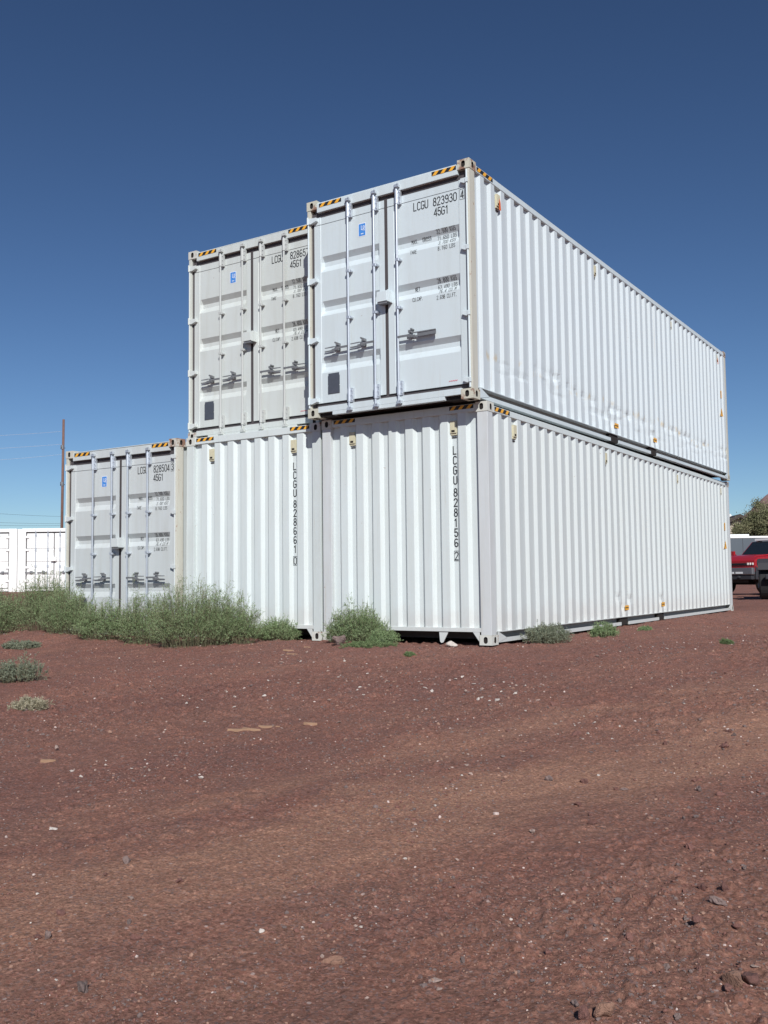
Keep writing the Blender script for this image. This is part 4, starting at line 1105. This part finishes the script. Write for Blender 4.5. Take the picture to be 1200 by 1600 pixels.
# ------------------------------------------------------------------ stones, chips and gravel
def rock_mesh(seed, flat=.6, sub=3, rough=.75):
    bm = bmesh.new(); bmesh.ops.create_icosphere(bm, subdivisions=sub, radius=.5); r_ = np.random.default_rng(seed)
    o = r_.uniform(0, 50, 3); s = r_.uniform(.75, 1.25, 3)
    planes = r_.normal(size=(9, 3)); planes /= np.linalg.norm(planes, axis=1)[:, None]
    for v in bm.verts:
        c = np.array(v.co)
        for pl in planes:
            d = c @ pl
            if d > .30: c = c - pl * (d - .30) * .9
        k = 1 + rough * (float(vnoise(np.array([c[0] * 4 + o[0]]), np.array([c[1] * 4 + c[2] * 3 + o[1]]), seed)[0]) - .5)
        v.co = Vector(c * k * s * [1, 1, flat])
    me = bpy.data.meshes.new('stone'); bm.to_mesh(me); bm.free(); return me
def stone_mat(name, col, var=.3):
    m, nt, b = new_mat(name); v = coords(nt)
    oi = N(nt, 'ShaderNodeObjectInfo')
    f = mathn(nt, 'ADD', mathn(nt, 'MULTIPLY', noise(nt, v, 3.5, 5, .65), .7), mathn(nt, 'MULTIPLY', oi.outputs['Random'], .3))
    c = mix(nt, ramp(nt, f, [(.3, 0), (.7, 1)]), tuple(x * (1 - var) for x in col), tuple(min(1, x * (1 + var)) for x in col))
    nt.links.new(c, b.inputs['Base Color']); b.inputs['Roughness'].default_value = .9
    bump(nt, b, noise(nt, v, 12, 5), .5, .1)
    return m
SM = {'pale': stone_mat('pale_stone', (.45, .33, .28), .25), 'white': stone_mat('white_stone', (.68, .60, .54), .2),
      'red': stone_mat('red_cinder_stone', (.20, .095, .078)), 'grey': stone_mat('grey_brown_stone', (.21, .15, .135)), 'tan': stone_mat('tan_clod', (.27, .15, .105), .2)}
SHP = {}
for k in SM:
    SHP[k] = []
    for i in range(4):
        me = rock_mesh(hash(k) % 97 * 0 + {'pale': 10, 'white': 20, 'red': 30, 'grey': 40, 'tan': 50}[k] + i, .55 if k in ('pale', 'white') else .7)
        me.materials.append(SM[k]); SHP[k].append(me)
def stone(px, py, wpx, kind, label, group=None, i=0, sink=.3, sz=None, cat='stone', xy=None):
    if xy is None: x, y, z = ground_at(px, py)
    else: x, y = xy; z = gz1(x, y)
    dep = (np.array([x, y, z]) - CAM) @ FW; s = sz or wpx * dep / FPX
    o = bpy.data.objects.new('stone', SHP[kind][i % 4]); COL.objects.link(o)
    o.scale = (s, s * random.uniform(.5, 1), s * (random.uniform(.45, .9) if kind in ('pale', 'white') else random.uniform(.95, 1.3))); o.rotation_euler = (random.uniform(-.3, .3), random.uniform(-.3, .3), random.uniform(0, 6.28))
    o.location = (x, y, z + s * (.3 - sink * .35))
    tag(o, label, cat, group); return o
stone(705, 1011, 26, 'white', 'white crumpled lump in the shade before the container lettered LCGU 828156', i=1)
stone(530, 1008, 27, 'grey', 'flat grey brown rock at the foot of the round weed bush', i=0, sink=.1)
stone(945, 1588, 46, 'tan', 'rough brown rock casting a dark shadow at the bottom edge of the dirt', i=1, sink=.2)
stone(913, 1588, 24, 'red', 'small red stone left of the rock at the bottom edge', i=2)
stone(1152, 1535, 50, 'tan', 'large half buried clod near the lower right corner', i=2, sink=.9)
stone(1122, 1413, 24, 'grey', 'smooth grey stone at lower right, above the dark stones', i=3)
stone(1097, 1389, 20, 'red', 'dark red stone just above the smooth grey stone at lower right', i=0)
stone(1089, 1439, 18, 'red', 'dark stone in shade below the smooth grey stone', i=1)
stone(1070, 1437, 11, 'grey', 'small dark stone left of the shaded one at lower right', i=2)
stone(983, 1467, 14, 'red', 'red stone left of the stone cluster at lower right', i=2)
stone(1152, 1447, 14, 'red', 'red stone at lower right near the edge, below the grey stone', i=3)
stone(680, 1533, 26, 'pale', 'pale pink chip near the bottom middle of the dirt', i=0, sink=.7)
stone(686, 1546, 15, 'pale', 'smaller pale chip just below the pale pink chip', i=2, sink=.7)
stone(408, 1457, 13, 'white', 'bright white stone in the lower middle of the dirt', i=1)
stone(88, 1173, 14, 'pale', 'round pale stone at left, right of the dry weed', i=3, sink=-.1)
stone(83, 1296, 22, 'white', 'flat white chip at left in the dark dirt', i=2, sink=.9)
stone(75, 1465, 18, 'grey', 'dark grey stone at lower left', i=0)
stone(130, 1548, 26, 'grey', 'half buried dark grey stone near the lower left corner', i=1, sink=.6)
stone(280, 1378, 15, 'red', 'reddish stone in the shallow scrape at lower left', i=1, sink=.6)
stone(205, 1405, 18, 'pale', 'tan pebble beside the shallow crack at lower left', i=2, sink=.5)
stone(528, 1503, 34, 'tan', 'pale tan clod in the lower middle of the dirt', i=0, sink=1.1)
stone(1140, 1420 + 65, 12, 'red', 'small red stone at the right, amid the lower right gravel', i=1)
stone(832, 1302, 14, 'pale', 'pale stone in the middle right of the dirt', i=1)
stone(680, 1260, 8, 'white', 'tiny bright stone near the middle of the dirt', i=0)
stone(314, 1217, 13, 'white', 'white chip left of the middle, below the wood chips', i=3)
stone(947, 1467, 8, 'white', 'tiny white stone right of the middle near the bottom', i=3)
chip = plain('splintered_wood', (.33, .20, .125), .8, var=.25, scale=30)
for k, (px, py, l, a, lb) in enumerate(((375, 1142, .30, .4, 'longest tan wood splinter, leftmost of those on the dirt'), (393, 1141, .22, -.2, 'tan wood splinter lying just right of the longest one'),
                                 (420, 1137, .26, .3, 'broad tan wood splinter in the middle of the dirt'), (485, 1132, .16, 0, 'short tan wood splinter right of the others'),
                                 (452, 1017, .25, 0, 'pale stick on the dirt before the middle container'), (457, 1023, .22, .1, 'second pale stick just below the first, before the middle container'),
                                 (480, 1012, .14, .2, 'short pale stick nearest the middle container corner'), (75, 1190, .15, .3, 'thin tan stick near the round pale stone at left'))):
    x, y, z = ground_at(px, py); m = MB(); l = l * .6
    m.prism([(-l / 2, -.006), (-l * .2, -.017), (l * .22, -.012), (l / 2, -.002), (l * .30, .004), (l * .1, .013), (-l * .15, .006), (-l * .38, .011)], 2, -.006, .012)
    m.prism([(-l * .3, .012), (l * .1, .020), (l * .42, .012), (l * .1, .028), (-l * .2, .022)], 2, -.006, .006)
    o = m.build('wood_splinter', chip, loc=(x, y, z + .002)); o.rotation_euler = (.05, .08, math.atan2(RT[1], RT[0]) + a)
    tag(o, lb, 'wood splinter', 'wood splinters on the dirt')
CLU = [(720, 1068), (690, 1078), (745, 1055), (490, 1032), (560, 1040), (640, 1052), (390, 1082), (350, 1092), (830, 1056), (780, 1100), (905, 1135), (265, 1140), (700, 1190), (620, 1060), (980, 1035), (520, 1075), (150, 1190), (200, 1200), (1050, 1060), (580, 1440), (400, 1090)]
# scattered stones: nothing tells these apart, so each kind shares its label and group
for kind, n, lab, grp, rng_ in (('white', 140, 'tiny white stone scattered on the red dirt', 'tiny white stones scattered over the dirt', (.006, .017)),
                              ('pale', 110, 'small pinkish stone scattered on the red dirt', 'small pinkish stones scattered over the dirt', (.008, .022)),
                              ('red', 34, 'small dark red cinder lump scattered on the dirt', 'dark red cinder lumps over the dirt', (.015, .04)),
                              ('grey', 14, 'small grey stone scattered on the dirt', 'small grey stones over the dirt', (.015, .035))):
    for k in range(n):
        if kind in ('white', 'pale'):
            if random.random() < .62:
                cx_, cy_ = random.choice(CLU); px = random.gauss(cx_, 38); py = max(1016, random.gauss(cy_, 13))
            elif random.random() < .55: px = random.uniform(10, 1190); py = 1016 + 200 * random.random() ** 1.2
            else: px = random.uniform(10, 1190); py = random.uniform(1150, 1590)
        else:
            py = random.uniform(1100, 1595); px = random.uniform(10, 1190) if random.random() < .5 else random.uniform(850, 1195)
        if px > 770 and py < 1030: py = 1030 - (px - 770) * .06 + random.uniform(-8, 8)
        s_ = random.uniform(*rng_) * (1.0 if py > 1250 else 1.6 if py > 1130 else 2.3)
        if random.random() < .12: s_ *= 1.5
        if kind in ('red', 'grey') and px > 850: s_ *= 1.0
        stone(px, py, 0, kind, lab, grp, i=random.randrange(4), sz=s_, sink=.5)
# gravel: tens of thousands of grains
ico = bmesh.new(); bmesh.ops.create_icosphere(ico, subdivisions=1, radius=.5)
iv = np.array([v.co[:] for v in ico.verts]); jf = np.array([[v.index for v in f.verts] for f in ico.faces]); ico.free()
NG = 100000
th = fa + rng.uniform(-math.radians(27), math.radians(27), NG); rad = 1.7 * np.exp(rng.uniform(0, 1, NG) ** .85 * math.log(17 / 1.7))
gx = CAM[0] + rad * np.cos(th); gy = CAM[1] + rad * np.sin(th)
dens = vnoise(gx / .9, gy / .9, 21) * .6 + vnoise(gx / .25, gy / .25, 22) * .4
inside = (gx > -7.5) & (gx < .1) & (gy > -.1)
gw = -gx * math.sin(TRK) + gy * math.cos(TRK); dens = dens - .22 * np.exp(-((gw + 5.05) / .5) ** 2)
keep = (dens > rng.uniform(.25, .75, NG)) & ~inside; gx = gx[keep]; gy = gy[keep]; rad = rad[keep]; ng = len(gx)
gs = np.exp(rng.normal(math.log(.0052), .5, ng)) * np.clip((rad / 3) ** .55, .8, 2.2)
gs = np.minimum(gs, .026)
gzv = gz(gx, gy) + gs * .12
a = rng.uniform(0, 6.28, ng); ca, sa = np.cos(a)[:, None], np.sin(a)[:, None]
sc = rng.uniform(.6, 1.3, (ng, 3)) * [1, 1, .7]
jit = rng.uniform(.72, 1.2, (ng, len(iv), 1))
P = iv[None] * jit * sc[:, None, :] * gs[:, None, None]
X_ = P[..., 0] * ca - P[..., 1] * sa; Y_ = P[..., 0] * sa + P[..., 1] * ca
V = np.stack([X_ + gx[:, None], Y_ + gy[:, None], P[..., 2] + gzv[:, None]], -1).reshape(-1, 3)
F = (jf[None] + (np.arange(ng) * len(iv))[:, None, None]).reshape(-1, 3)
mi = np.repeat(rng.choice(4, ng, p=[.50, .32, .155, .025]), len(jf))
GM = [plain('cinder_grain', (.19, .088, .07), .95, var=.35, scale=25), plain('grey_grain', (.17, .125, .115), .95, var=.35, scale=25), plain('brown_grain', (.32, .19, .14), .95, var=.3, scale=25), plain('pale_grain', (.55, .44, .40), .9, var=.2, scale=25)]
gv = np_mesh('gravel', V, F, GM, mi=mi); tag(gv, 'fine cinder gravel strewn over the red dirt', 'gravel', kind='stuff')
